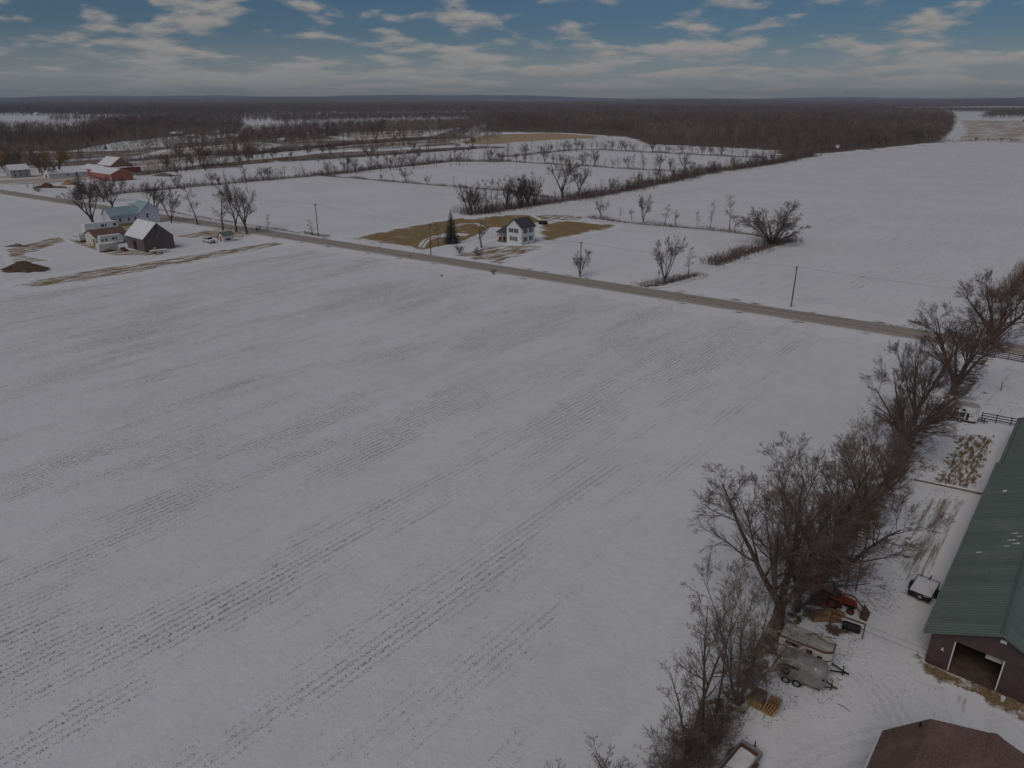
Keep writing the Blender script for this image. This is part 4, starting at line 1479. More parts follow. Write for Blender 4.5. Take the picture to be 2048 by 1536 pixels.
def door(root, side, u, w, h, L, W, m='black', name='door'):
    if side == 'y-':
        c, n, t = Vector((u, -W / 2, h / 2)), Vector((0, -1, 0)), Vector((1, 0, 0))
    elif side == 'x0':
        c, n, t = Vector((0, u, h / 2)), Vector((-1, 0, 0)), Vector((0, -1, 0))
    else:
        c, n, t = Vector((L, u, h / 2)), Vector((1, 0, 0)), Vector((0, 1, 0))
    return MB().obox(c + n * .015, t * w / 2, n * .02, Vector((0, 0, h / 2))).build(name, m, root)


# --- green-roofed barn
def green_barn():
    c = Vector((33.2, 44.8, 0))
    W, L1, L2, E, R = 8.6, 36.0, 16.0, 3.35, 5.45
    w = W / 2
    root = thing('green_roof_barn', 'long barn with ribbed green metal roof and dark brown walls', 'barn', c + V * w, AU)
    d0, d1, dh = w - 1.66, w - 4.83, 2.95         # door opening, local y from left to right
    t = .12
    zr = lambda y: R - (R - E) * abs(y) / w
    g = MB()
    g.prism([(w, 0), (w, E), (d0, zr(d0)), (d0, 0)], 0, t)
    g.prism([(d1, 0), (d1, zr(d1)), (-w, E), (-w, 0)], 0, t)
    pr = [(d0, dh), (d0, zr(d0)), (0, R), (d1, zr(d1)), (d1, dh)]
    g.prism(pr, 0.002, t - .002)
    g.build('front_wall', 'brown_steel', root)
    for s in (-1, 1):
        MB().box(t, L1 + L2, s * w - (t if s > 0 else 0), s * w + (t if s < 0 else 0), 0, E - .02).build('side_wall', 'brown_steel', root)
    MB().prism([(-w + t, 0), (w - t, 0), (w - t, E - .1), (0, R - .1), (-w + t, E - .1)], L1 + L2 - t, L1 + L2 - .01).build('back_wall', 'brown_steel', root)
    MB().box(-.1, L1, -w + t + .01, w - t - .01, .05, .13).build('dirt_floor', 'dirt', root)
    ribs = MB()
    for k in range(int(W / .45)):
        y = w - .25 - k * .45
        if d1 < y < d0:
            continue
        ribs.box(-.025, 0, y - .03, y + .03, .02, zr(y) - .05)
    tag(ribs.build('wall_ribs', 'brown_steel', root), kind='stuff')
    ov = .5
    sl = (R - E) / w
    for a, b, dz in ((-.5, L1, 0.0), (L1 + .02, L1 + L2 + .4, -.16)):
        for s in (-1, 1):
            ye = w + ov + dz
            rs = roof_slab(root, 'roof_slope', 'green_roof', a, b, s * ye, E - sl * (ov + dz) + .03 + dz, 0, R + .03 + dz, .06)
            rb = MB()
            n = int((b - a) / .38)
            for i in range(n):
                x = a + .12 + i * .38
                y0, y1 = s * (ye + .004), s * .06
                z0 = E - sl * (ov + dz) + .09 + dz
                z1 = R + .09 + dz - sl * .06
                rb.prism([(y0, z0), (y1, z1), (y1, z1 + .045), (y0, z0 + .045)], x - .022, x + .022)
            tag(rb.build('roof_ribs', 'green_roof_dark', rs), kind='stuff')
        MB().prism([(-.24, R + .09 + dz - sl * .24 + .05), (0, R + .14 + dz + .05), (.24, R + .09 + dz - sl * .24 + .05), (0, R + .20 + dz)], a - .01, b + .01).build('ridge_cap', 'green_roof_dark', root)
    # front fascia under the roof edge
    fa = MB()
    for s in (-1, 1):
        ye = w + ov
        z0 = E - sl * ov + .02
        fa.prism([(s * ye, z0 - .2), (0, R - .18), (0, R + .02), (s * ye, z0)], -.54, -.48)
    fa.build('fascia', 'green_roof_dark', root)
    MB().tube([(-.5, w + ov + .05, E - sl * ov + .0), (L1, w + ov + .05, E - sl * ov)], .06, 6).build('gutter', 'steel', root)
    # door track, jambs, raised inner door panel, lamps
    jb = MB()
    jb.box(-.05, -.002, d0 - .02, d0 + .06, 0, dh)
    jb.box(-.05, -.002, d1 - .06, d1 + .02, 0, dh)
    jb.build('door_jamb', 'white_paint', root)
    MB().box(.6, .68, d1 + .05, d1 + 1.15, 2.15, 2.75).build('hanging_panel', 'cream_paint', root)
    MB().box(-.22, -.002, -.35, .05, 4.55, 4.72).build('floodlight', 'white_paint', root)
    MB().tube([(-.02, w - .95, 1.95), (-.12, w - .95, 2.0), (-.16, w - .95, 1.85)], [.06, .1, .13], 8).build('wall_lamp', 'white_paint', root)
    for sx in (9, 21, 33):
        MB().tube([(sx, w * .45, zr(w * .45)), (sx, w * .45, zr(w * .45) + .35)], .07, 8).build('vent_pipe', 'steel', root)
    # snow left lying on the roof
    for (x0, y0, ln, wd) in ((27.0, 3.1, .45, .35), (14.5, .9, .10, .55), (15.2, 1.3, .08, .6), (15.9, .8, .09, .4), (14.0, 1.5, .07, .4), (16.6, 1.2, .08, .5), (12.9, 3.3, .07, .45)):
        pts = ragged([Vector((x0 - ln / 2, y0 - wd / 2, 0)), Vector((x0 + ln / 2, y0 - wd / 2, 0)), Vector((x0 + ln / 2, y0 + wd / 2, 0)), Vector((x0 - ln / 2, y0 + wd / 2, 0))], .1, .05)
        n = len(pts)
        zz = lambda p: R - sl * p.y + .15
        m = MB()
        m.add([(p.x, p.y, zz(p) - .02) for p in pts] + [(x0 + (p.x - x0) * .8, y0 + (p.y - y0) * .8, zz(p) + .02) for p in pts],
              [(i, (i + 1) % n, n + (i + 1) % n, n + i) for i in range(n)] + [tuple(range(n, 2 * n))])
        m.build('snow_patch', 'snow_top', root)


green_barn()


# --- brown gambrel roof at the bottom right
def gambrel():
    o = G(1765, 1463, 3.4)
    root = thing('gambrel_barn', 'brown shingled gambrel roof in the bottom right corner', 'barn', (o.x, o.y, 0), AU)
    prof = [(0, 3.4), (2.3, 6.0), (5.6, 7.05), (8.9, 6.0), (11.2, 3.4)]
    L = 15.0
    wl = [(.3, 0)] + [(y + (.3 if i == 0 else -.3 if i == 4 else 0), z - .12) for i, (y, z) in enumerate(prof)] + [(10.9, 0)]
    MB().prism([(-y, z) for y, z in wl], -L, -.35).build('wall', 'brown_steel', root)
    for i in range(4):
        (ya, za), (yb, zb) = prof[i], prof[i + 1]
        sl_o = roof_slab(root, 'roof_slope', 'shingle_brown', -L - .3, 0, -ya, za, -yb, zb, .1)
        # courses of shingles: each row a thin wedge step
        n = int(math.hypot(yb - ya, zb - za) / .34)
        m = MB()
        up_y, up_z = (yb - ya), (zb - za)
        ln = math.hypot(up_y, up_z)
        for k in range(n):
            lo_first = za < zb
            t0, t1 = k / n, (k + 1) / n
            y0, z0, y1, z1 = ya + up_y * t0, za + up_z * t0, ya + up_y * t1, za + up_z * t1
            e0, e1 = (.022, .002) if lo_first else (.002, .022)
            m.prism([(-y0, z0 + .101), (-y1, z1 + .101), (-y1, z1 + .101 + e1), (-y0, z0 + .101 + e0)], -L - .29, -.01)
        m.build('shingle_course', 'shingle_brown', sl_o)
    MB().tube([(-L, .08, 3.42), (0, .08, 3.42)], .06, 6).build('gutter', 'white_paint', root)
    MB().prism([(-5.3, 7.09), (-5.6, 7.17), (-5.9, 7.09), (-5.6, 7.22)], -L - .3, .01).build('ridge_cap', 'shingle_brown', root)
    MB().tube([(-.6, -1.9, 5.2), (-.6, -1.9, 6.0)], .06, 8).build('vent_pipe', 'black', root)


gambrel()


# --- white farmhouse
def white_house():
    c = G(1043, 491)
    W, L, E, R = 6.0, 6.6, 5.35, 7.7
    root = gable('farmhouse', 'white two-storey farmhouse with black shutters and dark roof beside the lawn', 'house', c - V * (W / 2), AU, L, W, E, R, 'white_paint', 'shingle_dark', .4)
    for u in (1.25, -.75):
        window(root, 'x0', u, 4.25, .75, 1.25, L, W, shutter='black')
    tw = window(root, 'x0', .2, 1.75, 1.9, 1.3, L, W, shutter='black', pane='window_pale', bars=False)
    for s in (-.32, .32):
        MB().obox((-.05, .2 + s, 1.75), (.02, 0, 0), (0, .03, 0), (0, 0, .6)).build('mullion', 'white_paint', tw)
    for u in (1.9, 4.6):
        window(root, 'y-', u, 4.15, .75, 1.3, L, W, shutter='black')
        window(root, 'y-', u, 1.7, .75, 1.4, L, W, shutter='black')
    for u in (1.2, 3.4):
        box_part('cellar_window', 'black', root, u - .25, u + .25, -W / 2 - .03, -W / 2 - .001, .15, .45)
    # one-storey wing with porch on the left
    y0, y1, xa, xb = W / 2 + .002, W / 2 + 4.6, .4, 5.6
    box_part('wing_wall', 'white_paint', root, xa + 1.8, xb, y0, y1, 0, 2.75)
    box_part('porch_floor', 'old_wood', root, xa, xa + 1.79, y0, y1, .25, .4)
    box_part('porch_skirt', 'brick', root, xa + .9, xa + 1.7, y0 + 2.2, y1 - .1, .401, 1.3)
    for y in (y0 + .15, y0 + 2.2, y1 - .12):
        box_part('porch_post', 'white_paint', root, xa + .05, xa + .2, y - .07, y + .07, .402, 2.72)
    box_part('porch_beam', 'white_paint', root, xa + .02, xa + .24, y0 + .01, y1, 2.722, 2.9)
    xm = (xa + xb) / 2
    hp = MB()
    A_ = [(xa - .35, y0, 2.92), (xa - .35, y1 + .35, 2.92), (xb + .35, y1 + .35, 2.92), (xb + .35, y0, 2.92), (xm, y0, 4.75), (xm, y1 - 1.4, 4.75)]
    hp.add(A_, [(0, 4, 5, 1), (1, 5, 2), (2, 5, 4, 3), (0, 1, 2, 3), (0, 3, 4)])
    hp.build('wing_roof', 'shingle_dark', root)
    box_part('chimney', 'brick', root, xb - .4, xb + .1, y0 + .9, y0 + 1.4, 3.4, 5.3)
    box_part('porch_door', 'black', root, xa + 1.76, xa + 1.799, y0 + .6, y0 + 1.5, .41, 2.4)


white_house()


# --- left farm
def left_farm():
    # teal roofed house, roof wrap bare of shingles
    W, L, E, R = 6.5, 10.4, 4.0, 6.5
    c = G(224, 456)
    root = gable('teal_roof_house', 'pale house with teal roofing wrap and bare lower wall, behind the grey barn', 'house', c - V * (W / 2), AU, L, W, E, R, 'wrap_white', 'teal_wrap', .3)
    x0, x1 = L + .003, L + 6.6
    f0 = -W / 2 - .6
    xm = (x0 + x1) / 2
    MB().extrude([(x0, 0), (x1, 0), (x1, 4.6), (xm, 7.7), (x0, 4.6)], f0, W / 2 + 1).build('cross_wing', 'wrap_white', root)
    for s, xe in ((-1, x0 - .3), (1, x1 + .3)):
        ze = 4.6 - .3 * 3.1 / 3.3 + .02
        MB().extrude([(xe, ze), (xm, 7.72), (xm, 7.82), (xe, ze + .1)], f0 - .3, W / 2 + 1.3).build('roof_slope', 'teal_wrap', root)
    box_part('bare_sheathing', 'osb', root, .3, L - .3, -W / 2 - .03, -W / 2 - .001, .05, 1.1)
    for u in (1.2, 3.2, 6.2, 8.6):
        window(root, 'y-', u, 2.4, .8, 1.25, L, W, frame='wrap_white')
    for u in (xm - 1.0,):
        window(root, 'y-', u, 3.0, .9, 1.5, L, -2 * f0, frame='wrap_white')
    for i in range(6):
        t = (i + .7) / 6.5
        yy = -(W / 2 + .3) * (1 - t)
        zz = E - .3 * (R - E) / (W / 2) + t * (R - E + .3 * (R - E) / (W / 2)) + .13
        MB().box(.2, L - .5, yy - .06, yy + .06, zz, zz + .04).build('roof_batten', 'wrap_white', root)

    # weathered barn with snow on its roof
    W, L, E, R = 9.0, 11.8, 4.0, 8.1
    c = G(291, 505)
    root = gable('grey_barn', 'weathered grey plank barn with snow on its roof', 'barn', c - V * L + U * (W / 2), AV, L, W, E, R, 'barn_wood', 'snow_top', .25)
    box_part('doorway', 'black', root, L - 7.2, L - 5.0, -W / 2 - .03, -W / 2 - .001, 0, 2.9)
    pl = MB()
    box_part('sill_beam', 'barn_wood', root, L + .001, L + .06, -W / 2, W / 2, 3.75, 3.95)
    k = 0
    for i in range(22):
        y = -W / 2 + .2 + i * .41
        top = R - (R - E) * abs(y) / (W / 2) - .15
        h0 = 3.96
        MB().box(L + .001, L + .035 + .02 * (i % 3), y - .19, y + .19, .05, 3.74).build('plank', 'barn_wood', root)
        if top > h0 + .2:
            MB().box(L + .001, L + .03 + .02 * ((i + 1) % 3), y - .19, y + .19, h0, top).build('plank', 'barn_wood', root)
    for y, z0, z1, w in ((-.35, 4.9, 7.2, .22), (-1.6, 5.6, 6.3, .18), (-1.2, 4.3, 5.1, .25)):
        box_part('gap', 'black', root, L + .075, L + .08, y - w / 2, y + w / 2, z0, z1)

    # white garage, brown roof
    W, L, E, R = 7.6, 9.5, 2.9, 4.4
    c = G(193, 492)
    root = gable('garage', 'cream garage with brown shingled roof left of the grey barn', 'garage', c - V * (W / 2), AU, L, W, E, R, 'cream_paint', 'shingle_brown', .35)
    door(root, 'x0', -2.6, .9, 2.0, L, W, 'black')
    box_part('side_trim', 'osb', root, .3, L - .2, -W / 2 - .03, -W / 2 - .001, 2.3, 2.8)

    # small shed beside the pickup
    W, L, E, R = 2.6, 3.7, 2.05, 3.0
    c = G(447, 485)
    root = gable('shed', 'small white shed with grey roof beside the pickup', 'shed', c - V * (W / 2), AU, L, W, E, R, 'white_paint', 'shingle_grey', .25)
    door(root, 'x0', 0, 1.1, 1.8, L, W, 'barn_rose')


left_farm()


def red_farm():
    W, L, E, R = 12.0, 27.0, 3.8, 6.3
    c = G(223, 363)
    root = gable('red_barn', 'nearest red barn with snowy roof beyond the road at left', 'barn', c - V * L + U * (W / 2), AV, L, W, E, R, 'barn_rose', 'snow_top', .3)
    door(root, 'y-', L - 6, 3.5, 3.0, L, W, 'barn_red')
    box_part('corner_trim', 'white_paint', root, L + .002, L + .08, -W / 2 - .06, -W / 2 + .2, 0, E - .3)
    c = G(196, 352)
    W, L, E, R = 9, 24, 3.4, 5.4
    root = gable('red_barn', 'low red barn with snowy roof, left of the nearest red barn', 'barn', c - V * L + U * (W / 2), AV, L, W, E, R, 'barn_red', 'snow_top', .3)
    W, L, E, R = 13, 19, 4.6, 9.0
    c = G(224, 347)
    root = gable('red_barn', 'tallest red barn with snowy roof and bare wooden gable', 'barn', c - V * L + U * (W / 2), AV, L, W, E, R, 'barn_red', 'snow_top', .3)
    MB().prism([(-W / 2 + .3, 4.2), (W / 2 - .3, 4.2), (W / 2 - .3, 4.7), (0, R - .3), (-W / 2 + .3, 4.7)], L + .002, L + .06).build('gable_boards', 'barn_old', root)
    ln = MB().prism([(-W / 2 - 1, 0), (W / 2 + 2, 0), (W / 2 + 2, 3.4), (-W / 2 - 1, 3.4)], L + .1, L + 6).build('lean_to', 'barn_red', root)
    MB().prism([(-W / 2 - 1.3, 3.42), (W / 2 + 2.3, 3.42), (W / 2 + 2.3, 3.6), (-W / 2 - 1.3, 3.6)], L + .08, L + 6.3).build('lean_to_roof', 'snow_top', root)
    W, L, E, R = 8, 21, 2.7, 4.5
    c = G(99, 358)
    root = gable('long_shed', 'long white shed with snowy roof beside the red barns', 'shed', c - V * (W / 2), AU, L, W, E, R, 'white_paint', 'snow_top', .3)
    for u in (10, 14.5):
        window(root, 'y-', u, 1.6, 1.2, .9, L, W, frame='white_paint')
    door(root, 'x0', 0, 2.6, 2.2, L, W, 'barn_old')
    W, L, E, R = 9, 10, 4.6, 7.2
    c = G(24, 357)
    root = gable('farmhouse', 'pale grey-green house at the left edge beyond the road', 'house', c - V * (W / 2), AU, L, W, E, R, 'concrete', 'snow_top', .35)
    for u in (2, 5, 8):
        window(root, 'y-', u, 1.6, .9, 1.3, L, W)
        window(root, 'y-', u, 3.7, .9, 1.2, L, W)


red_farm()

for (x, y, L, W, E, R, yaw, wl, lab) in (
        (340, 272, 16, 8, 2.8, 4.8, AU, 'old_wood', 'leftmost snow-roofed house in the distant settlement'),
        (378, 276, 18, 8, 2.6, 4.2, AV, 'concrete', 'second snow-roofed house in the distant settlement'),
        (420, 270, 14, 8, 2.8, 4.9, AU, 'white_paint', 'third snow-roofed house in the distant settlement'),
        (462, 277, 20, 9, 2.7, 4.6, AV, 'old_wood', 'long snow-roofed house in the distant settlement'),
        (536, 271, 18, 8, 2.8, 4.6, AU, 'barn_old', 'snow-roofed house left of the dark conifers'),
        (618, 268, 12, 8, 3.0, 5.2, AU, 'white_paint', 'white house between the dark conifers'),
        (560, 284, 12, 7, 2.6, 4.4, AV, 'concrete', 'nearer low snow-roofed house left of the conifers'),
        (784, 256, 13, 9, 2.2, 8.0, AV, 'old_wood', 'steep-gabled dark house alone in the far snow'),
        (905, 262, 14, 8, 2.6, 4.6, AU, 'white_paint', 'small far house just left of the tan meadow'),
        (885, 228, 30, 12, 4, 8, AU, 'white_paint', 'tiny white house at the edge of the far woods'),
        (70, 231, 26, 12, 4, 8, AV, 'white_paint', 'tiny white building below the far woods at the left'),
        (2046, 243, 16, 12, 5, 9, AV, 'barn_red', 'red barn at the right edge in the far fields'),
        (1170, 219, 60, 20, 6, 9, AV, 'white_paint', 'tiny white building above the large wood, left one'),
        (1420, 213, 80, 24, 8, 12, AV, 'white_paint', 'tiny white building in the far hills, middle one'),
        (1880, 213, 90, 26, 8, 12, AV, 'white_paint', 'tiny white building in the far hills, right one')):
    p = G(x, y)
    root = gable('far_house', lab, 'house', p, yaw, L, W, E, R, wl, 'snow_top', .4)
    if y > 240:
        for u in (L * .25, L * .55, L * .8):
            window(root, 'y-', u, 1.5, 1.2, 1.1, L, W, bars=False)
        window(root, 'x0', 0, 1.6, 1.4, 1.2, L, W, bars=False)
# hunting blind on stilts at the wood's edge
p = G(1674, 303)
r = thing('hunting_blind', 'small white hunting blind on legs at the edge of the large wood', 'blind', p, AU)
for sx in (-.9, .9):
    for sy in (-.9, .9):
        MB().bar((sx * 1.3, sy * 1.3, 0), (sx, sy, 3.0), .16).build('leg', 'old_wood', r)
box_part('cabin', 'white_paint', r, -1.3, 1.3, -1.3, 1.3, 3.0, 5.2)
box_part('roof', 'snow_top', r, -1.5, 1.5, -1.5, 1.5, 5.203, 5.4)
box_part('window_slot', 'black', r, -.8, .8, -1.34, -1.302, 4.1, 4.6)


# ------------------------------------------------------------------ utility poles and wires
POLES = []
for i, (xb, yb, yt, lab) in enumerate(((1582, 614, 533, 'wooden utility pole standing alone in the snow field at the right'), (1160, 553, 484, 'wooden utility pole behind the fan-shaped roadside bush'),
                                      (862, 511, 449, 'wooden utility pole at the white house driveway'), (637, 473, 408, 'wooden utility pole at the corner of the left snow field'))):
    p = G(xb, yb)
    h = height_of(xb, yb, yt)
    r = thing('utility_pole', lab, 'pole', p, math.atan2(RN.y, RN.x), 'utility poles along the road')
    MB().tube([(0, 0, -.2), (0, 0, h)], [.16, .11], 8).build('shaft', 'pole_wood', r)
    MB().obox((.0, 0, h - .25), (0, 0, .06), (.9, 0, 0), (0, .06, 0)).build('crossarm', 'pole_wood', r)
    for s in (-.75, .75):
        MB().tube([(s, 0, h - .19), (s, 0, h - .02)], .05, 6).build('insulator', 'steel', r)
    if i == 2:
        MB().tube([(.25, .0, h - 2.2), (.25, 0, h - 1.4)], .2, 10).build('transformer', 'steel', r)
    POLES.append((p, h))
ends = [(POLES[0][0] + RD * 55, POLES[0][1])] + POLES + [(POLES[3][0] - RD * 55, POLES[3][1])]
for (a, ha), (b, hb) in zip(ends[:-1], ends[1:]):
    m = MB()
    pts = []
    for k in range(13):
        t = k / 12
        q = a.lerp(b, t)
        pts.append((q.x, q.y, ha + (hb - ha) * t - .05 - 1.1 * 4 * t * (1 - t) * .55))
    m.tube(pts, .014, 4)
    o = m.build('power_line', 'black')
    PW = getattr(MB, 'pw', 0)
    tag(o, ('power line leaving the picture to the right of the field pole', 'power line between the field pole and the roadside bush pole', 'power line between the roadside bush pole and the driveway pole',
            'power line between the driveway pole and the left field corner pole', 'power line running left from the left field corner pole')[PW], 'wire', 'power lines along the road')
    MB.pw = PW + 1


# ------------------------------------------------------------------ trailers
def wheel_parts(root, x, y, z, r, w, side):
    t = MB().wheel((x, y, z), r, w).build('tyre', 'rubber', root)
    MB().disc((x, y + side * w * .2, z), r * .56, w * .5).build('rim', 'steel', t)


def tongue(root, L, z, m='black', length=1.15):
    t = MB()
    t.bar((L - .3, -.55, z), (L + length, 0, z), .09)
    t.bar((L - .3, .55, z), (L + length, 0, z), .09)
    t.bar((L + length - .1, 0, z), (L + length + .2, 0, z), .1)
    to = t.build('tongue', m, root)
    MB().tube([(L + length - .25, 0, .05), (L + length - .25, 0, z + .55)], .045, 8).build('jack', m, to)


def plan_box(root, name, m, plan, z0, z1):
    n = len(plan)
    return MB().add([(x, y, z0) for x, y in plan] + [(x, y, z1) for x, y in plan],
                    [tuple(range(n))[::-1], tuple(range(n, 2 * n))] + [(i, (i + 1) % n, n + (i + 1) % n, n + i) for i in range(n)]).build(name, m, root)


def nose_plan(L, W, d=0.0, n=.6, c=.4):
    w = W / 2 + d
    return [(-d, -w), (L - n, -w), (L - n * .35 + d, -w + c * .45), (L + d, -w + c), (L + d, w - c), (L - n * .35 + d, w - c * .45), (L - n, w), (-d, w)]


def horse_trailer(label, loc, yaw, L, W, Ht, body, roof, trim, wins, panels=None, stripe=True):
    r = thing('horse_trailer', label, 'trailer', loc, yaw)
    z0 = .42
    plan_box(r, 'body', body, nose_plan(L, W), z0, Ht - .12)
    plan_box(r, 'roof_rim', trim, nose_plan(L, W, .03), Ht - .118, Ht - .03)
    plan_box(r, 'roof', roof, nose_plan(L, W, -.05), Ht - .028, Ht + .05)
    if stripe:
        plan_box(r, 'stripe', trim, nose_plan(L, W, .012), Ht * .60, Ht * .60 + .09)
    for x0, x1, a, b in wins:
        wd = box_part('window', 'black', r, x0, x1, -W / 2 - .035, -W / 2 + .01, a, b)
        box_part('pane', 'glass', wd, x0 + .05, x1 - .05, -W / 2 - .045, -W / 2 - .037, a + .05, b - .05)
    for x0, x1, a, b in panels or ():
        box_part('dark_panel', 'black', r, x0, x1, -W / 2 - .02, -W / 2 + .01, a, b)
    for s in (-1, 1):
        for k in (0, 1):
            wheel_parts(r, L * .30 + k * .82, s * (W / 2 + .10), .36, .36, .2, s)
        MB().box(L * .30 - .45, L * .30 + 1.27, s * (W / 2 + .12) - .14, s * (W / 2 + .12) + .14, .74, .79).build('fender', body, r)
    box_part('chassis', 'rust', r, .05, L - .1, -W / 2 + .1, W / 2 - .1, .28, .418)
    tongue(r, L, .42)
    return r


p0 = G(1552, 1314)
yw = math.radians(-35)
ex, ey = Vector((math.cos(yw), math.sin(yw), 0)), Vector((-math.sin(yw), math.cos(yw), 0))
horse_trailer('cream horse trailer with maroon roof rim under the large tree', p0 + ey * .9, yw, 3.95, 1.85, 2.3, 'trailer_white', 'trailer_roof', 'maroon',
              [(.5, 1.5, 1.72, 2.05), (2.1, 2.55, 1.55, 1.98), (2.95, 3.3, 1.22, 1.75)])
# branch debris on its roof
m = MB()
for k in range(9):
    a = Vector((random.uniform(1.6, 3.4), random.uniform(.2, .9), 2.36))
    m.bar(a, a + Vector((random.uniform(-.9, .9), random.uniform(-.3, .3), random.uniform(.02, .3))), .035)
o = m.build('fallen_branches', 'rust')
o.matrix_world = Matrix.Translation(p0 + ey * .9) @ Matrix.Rotation(yw, 4, 'Z')
tag(o, 'tangle of broken branches lying on the cream horse trailer roof', 'branches')


def silver_trailer():
    p = G(1556, 1358)
    yw = math.radians(-31)
    ey = Vector((-math.sin(yw), math.cos(yw), 0))
    L, W, Ht = 3.2, 1.7, 2.25
    r = thing('horse_trailer', 'old silver horse trailer with rounded roof in front of the cream one', 'trailer', p + ey * .85, yw)

    def ring(x, s, zs):
        w = W / 2 * s
        top = .45 + (Ht - .45) * zs
        pr = [(-w, .45), (-w, top - .5 * zs)]
        for k in range(1, 8):
            t = math.pi * k / 8
            pr.append((-w * math.cos(t), top - .5 * zs + .5 * zs * math.sin(t)))
        pr += [(w, top - .5 * zs), (w, .45)]
        return [(x, y, z) for y, z in pr]
    secs = [ring(0, 1, 1), ring(L - .75, 1, 1), ring(L - .35, .95, .985), ring(L - .1, .80, .94), ring(L + .06, .55, .84), ring(L + .1, .3, .72)]
    n = len(secs[0])
    v = [q for s in secs for q in s]
    f = [tuple(range(n))[::-1], tuple(range((len(secs) - 1) * n, len(secs) * n))]
    for i in range(len(secs) - 1):
        for j in range(n):
            f.append((i * n + j, i * n + (j + 1) % n, (i + 1) * n + (j + 1) % n, (i + 1) * n + j))
    MB().add(v, f).build('body', 'aluminium', r)
    for x in (0.0, L - .75):
        rr = [(a + .0, b * 1.012, .45 + (c - .45) * 1.008) for a, b, c in ring(x, 1, 1)]
        m = MB()
        m.add([(a - .02, b, c) for a, b, c in rr] + [(a + .02, b, c) for a, b, c in rr], [(j, j + 1, n + j + 1, n + j) for j in range(n - 1)])
        m.build('seam_band', 'steel', r)
    wd = box_part('window_slot', 'black', r, .15, 1.35, -W / 2 - .03, -W / 2 + .02, 1.52, 1.70)
    MB().wheel((.45, -W / 2 - .1, 1.12), .33, .18).build('spare_tyre', 'rubber', r)
    box_part('window', 'black', r, L - .28, L - .02, -W / 2 * .86, -W / 2 * .78, 1.2, 1.36)
    box_part('side_rail', 'steel', r, 1.85, L - .3, -W / 2 - .03, -W / 2 - .001, .92, .98)
    for s in (-1, 1):
        for k in (0, 1):
            wheel_parts(r, .55 + k * .8, s * (W / 2 + .1), .35, .35, .2, s)
        fd = MB()
        for k in (0, 1):
            for q in range(6):
                t0, t1 = math.pi * q / 6, math.pi * (q + 1) / 6
                xc = .55 + k * .8
                fd.obox((xc - .42 * math.cos((t0 + t1) / 2), s * (W / 2 + .11), .35 + .42 * math.sin((t0 + t1) / 2)),
                        (.115 * math.sin((t0 + t1) / 2), 0, .115 * math.cos((t0 + t1) / 2)), (0, .13, 0), (-.012 * math.cos((t0 + t1) / 2), 0, .012 * math.sin((t0 + t1) / 2)))
        fd.build('fender', 'aluminium', r)
    box_part('chassis', 'rust', r, .05, L - .2, -W / 2 + .1, W / 2 - .1, .3, .448)
    tongue(r, L, .42, 'rust', .75)


silver_trailer()

p0 = G(1885, 838)
yw = math.radians(-30)
ey = Vector((-math.sin(yw), math.cos(yw), 0))
L = 4.1
horse_trailer('white horse trailer with dark lower panels beside the fence', p0 + ey * 1.0, yw, L, 1.95, 2.45, 'trailer_clean', 'trailer_roof', 'trailer_clean',
              [(.25, .75, 1.75, 2.05), (1.15, 1.65, 1.75, 2.05), (2.05, 2.5, 1.72, 2.05)],
              [(.1, .85, .75, 1.5), (1.0, 1.75, .75, 1.5), (1.9, 2.5, .55, 1.5), (2.7, 3.0, .5, 1.5)], stripe=False)


def flat_trailer():
    p = G(1816, 1182, .62)
    L, W = 3.0, 1.85
    r = thing('utility_trailer', 'small flat trailer heaped with snow beside the green barn', 'trailer', (p.x, p.y, 0), AU - math.radians(3))
    # local x along U (away), y to the left; the trailer lies right of its left edge
    box_part('deck', 'black', r, 0, L, -W, 0, .50, .60)
    fr = MB()
    for y in (-W, 0):
        fr.bar((0, y, .82), (L, y, .82), .05)
    for x in (0, L):
        fr.bar((x, -W, .82), (x, 0, .82), .05)
    for x in (0, L * .5, L):
        for y in (-W, 0):
            fr.bar((x, y, .55), (x, y, .84), .05)
    fr.build('rail', 'black', r)
    sn = MB()
    nx, ny = 9, 7
    sn.add([(.04 + (L - .08) * i / nx, -.04 - (W - .08) * j / ny, .70 + .08 * math.sin(i * .9 + j) * .5 + (0.0 if i in (0, nx) or j in (0, ny) else .06)) for i in range(nx + 1) for j in range(ny + 1)],
           [(i * (ny + 1) + j, (i + 1) * (ny + 1) + j, (i + 1) * (ny + 1) + j + 1, i * (ny + 1) + j + 1) for i in range(nx) for j in range(ny)])
    sn.build('snow_load', 'snow_top', r, True)
    for y, s in ((-W - .14, -1), (.14, 1)):
        wheel_parts(r, L * .5, y, .33, .33, .2, s)
        MB().box(L * .5 - .42, L * .5 + .42, y - .12, y + .12, .68, .71).build('fender', 'black', r)
    sp = MB().wheel((-.12, -W * .55, .62), .30, .17, (1, 0, 0)).build('spare_tyre', 'rubber', r)
    MB().disc((-.14, -W * .55, .62), .165, .06, (1, 0, 0)).build('rim', 'steel', sp)
    MB().bar((L, -W / 2, .5), (L + 1.1, -W / 2, .5), .09).build('tongue', 'black', r)
    MB().obox((-.05, -W * .5, .5), (.02, 0, 0), (0, W * .48, 0), (0, 0, .16)).build('tailgate', 'black', r)


flat_trailer()


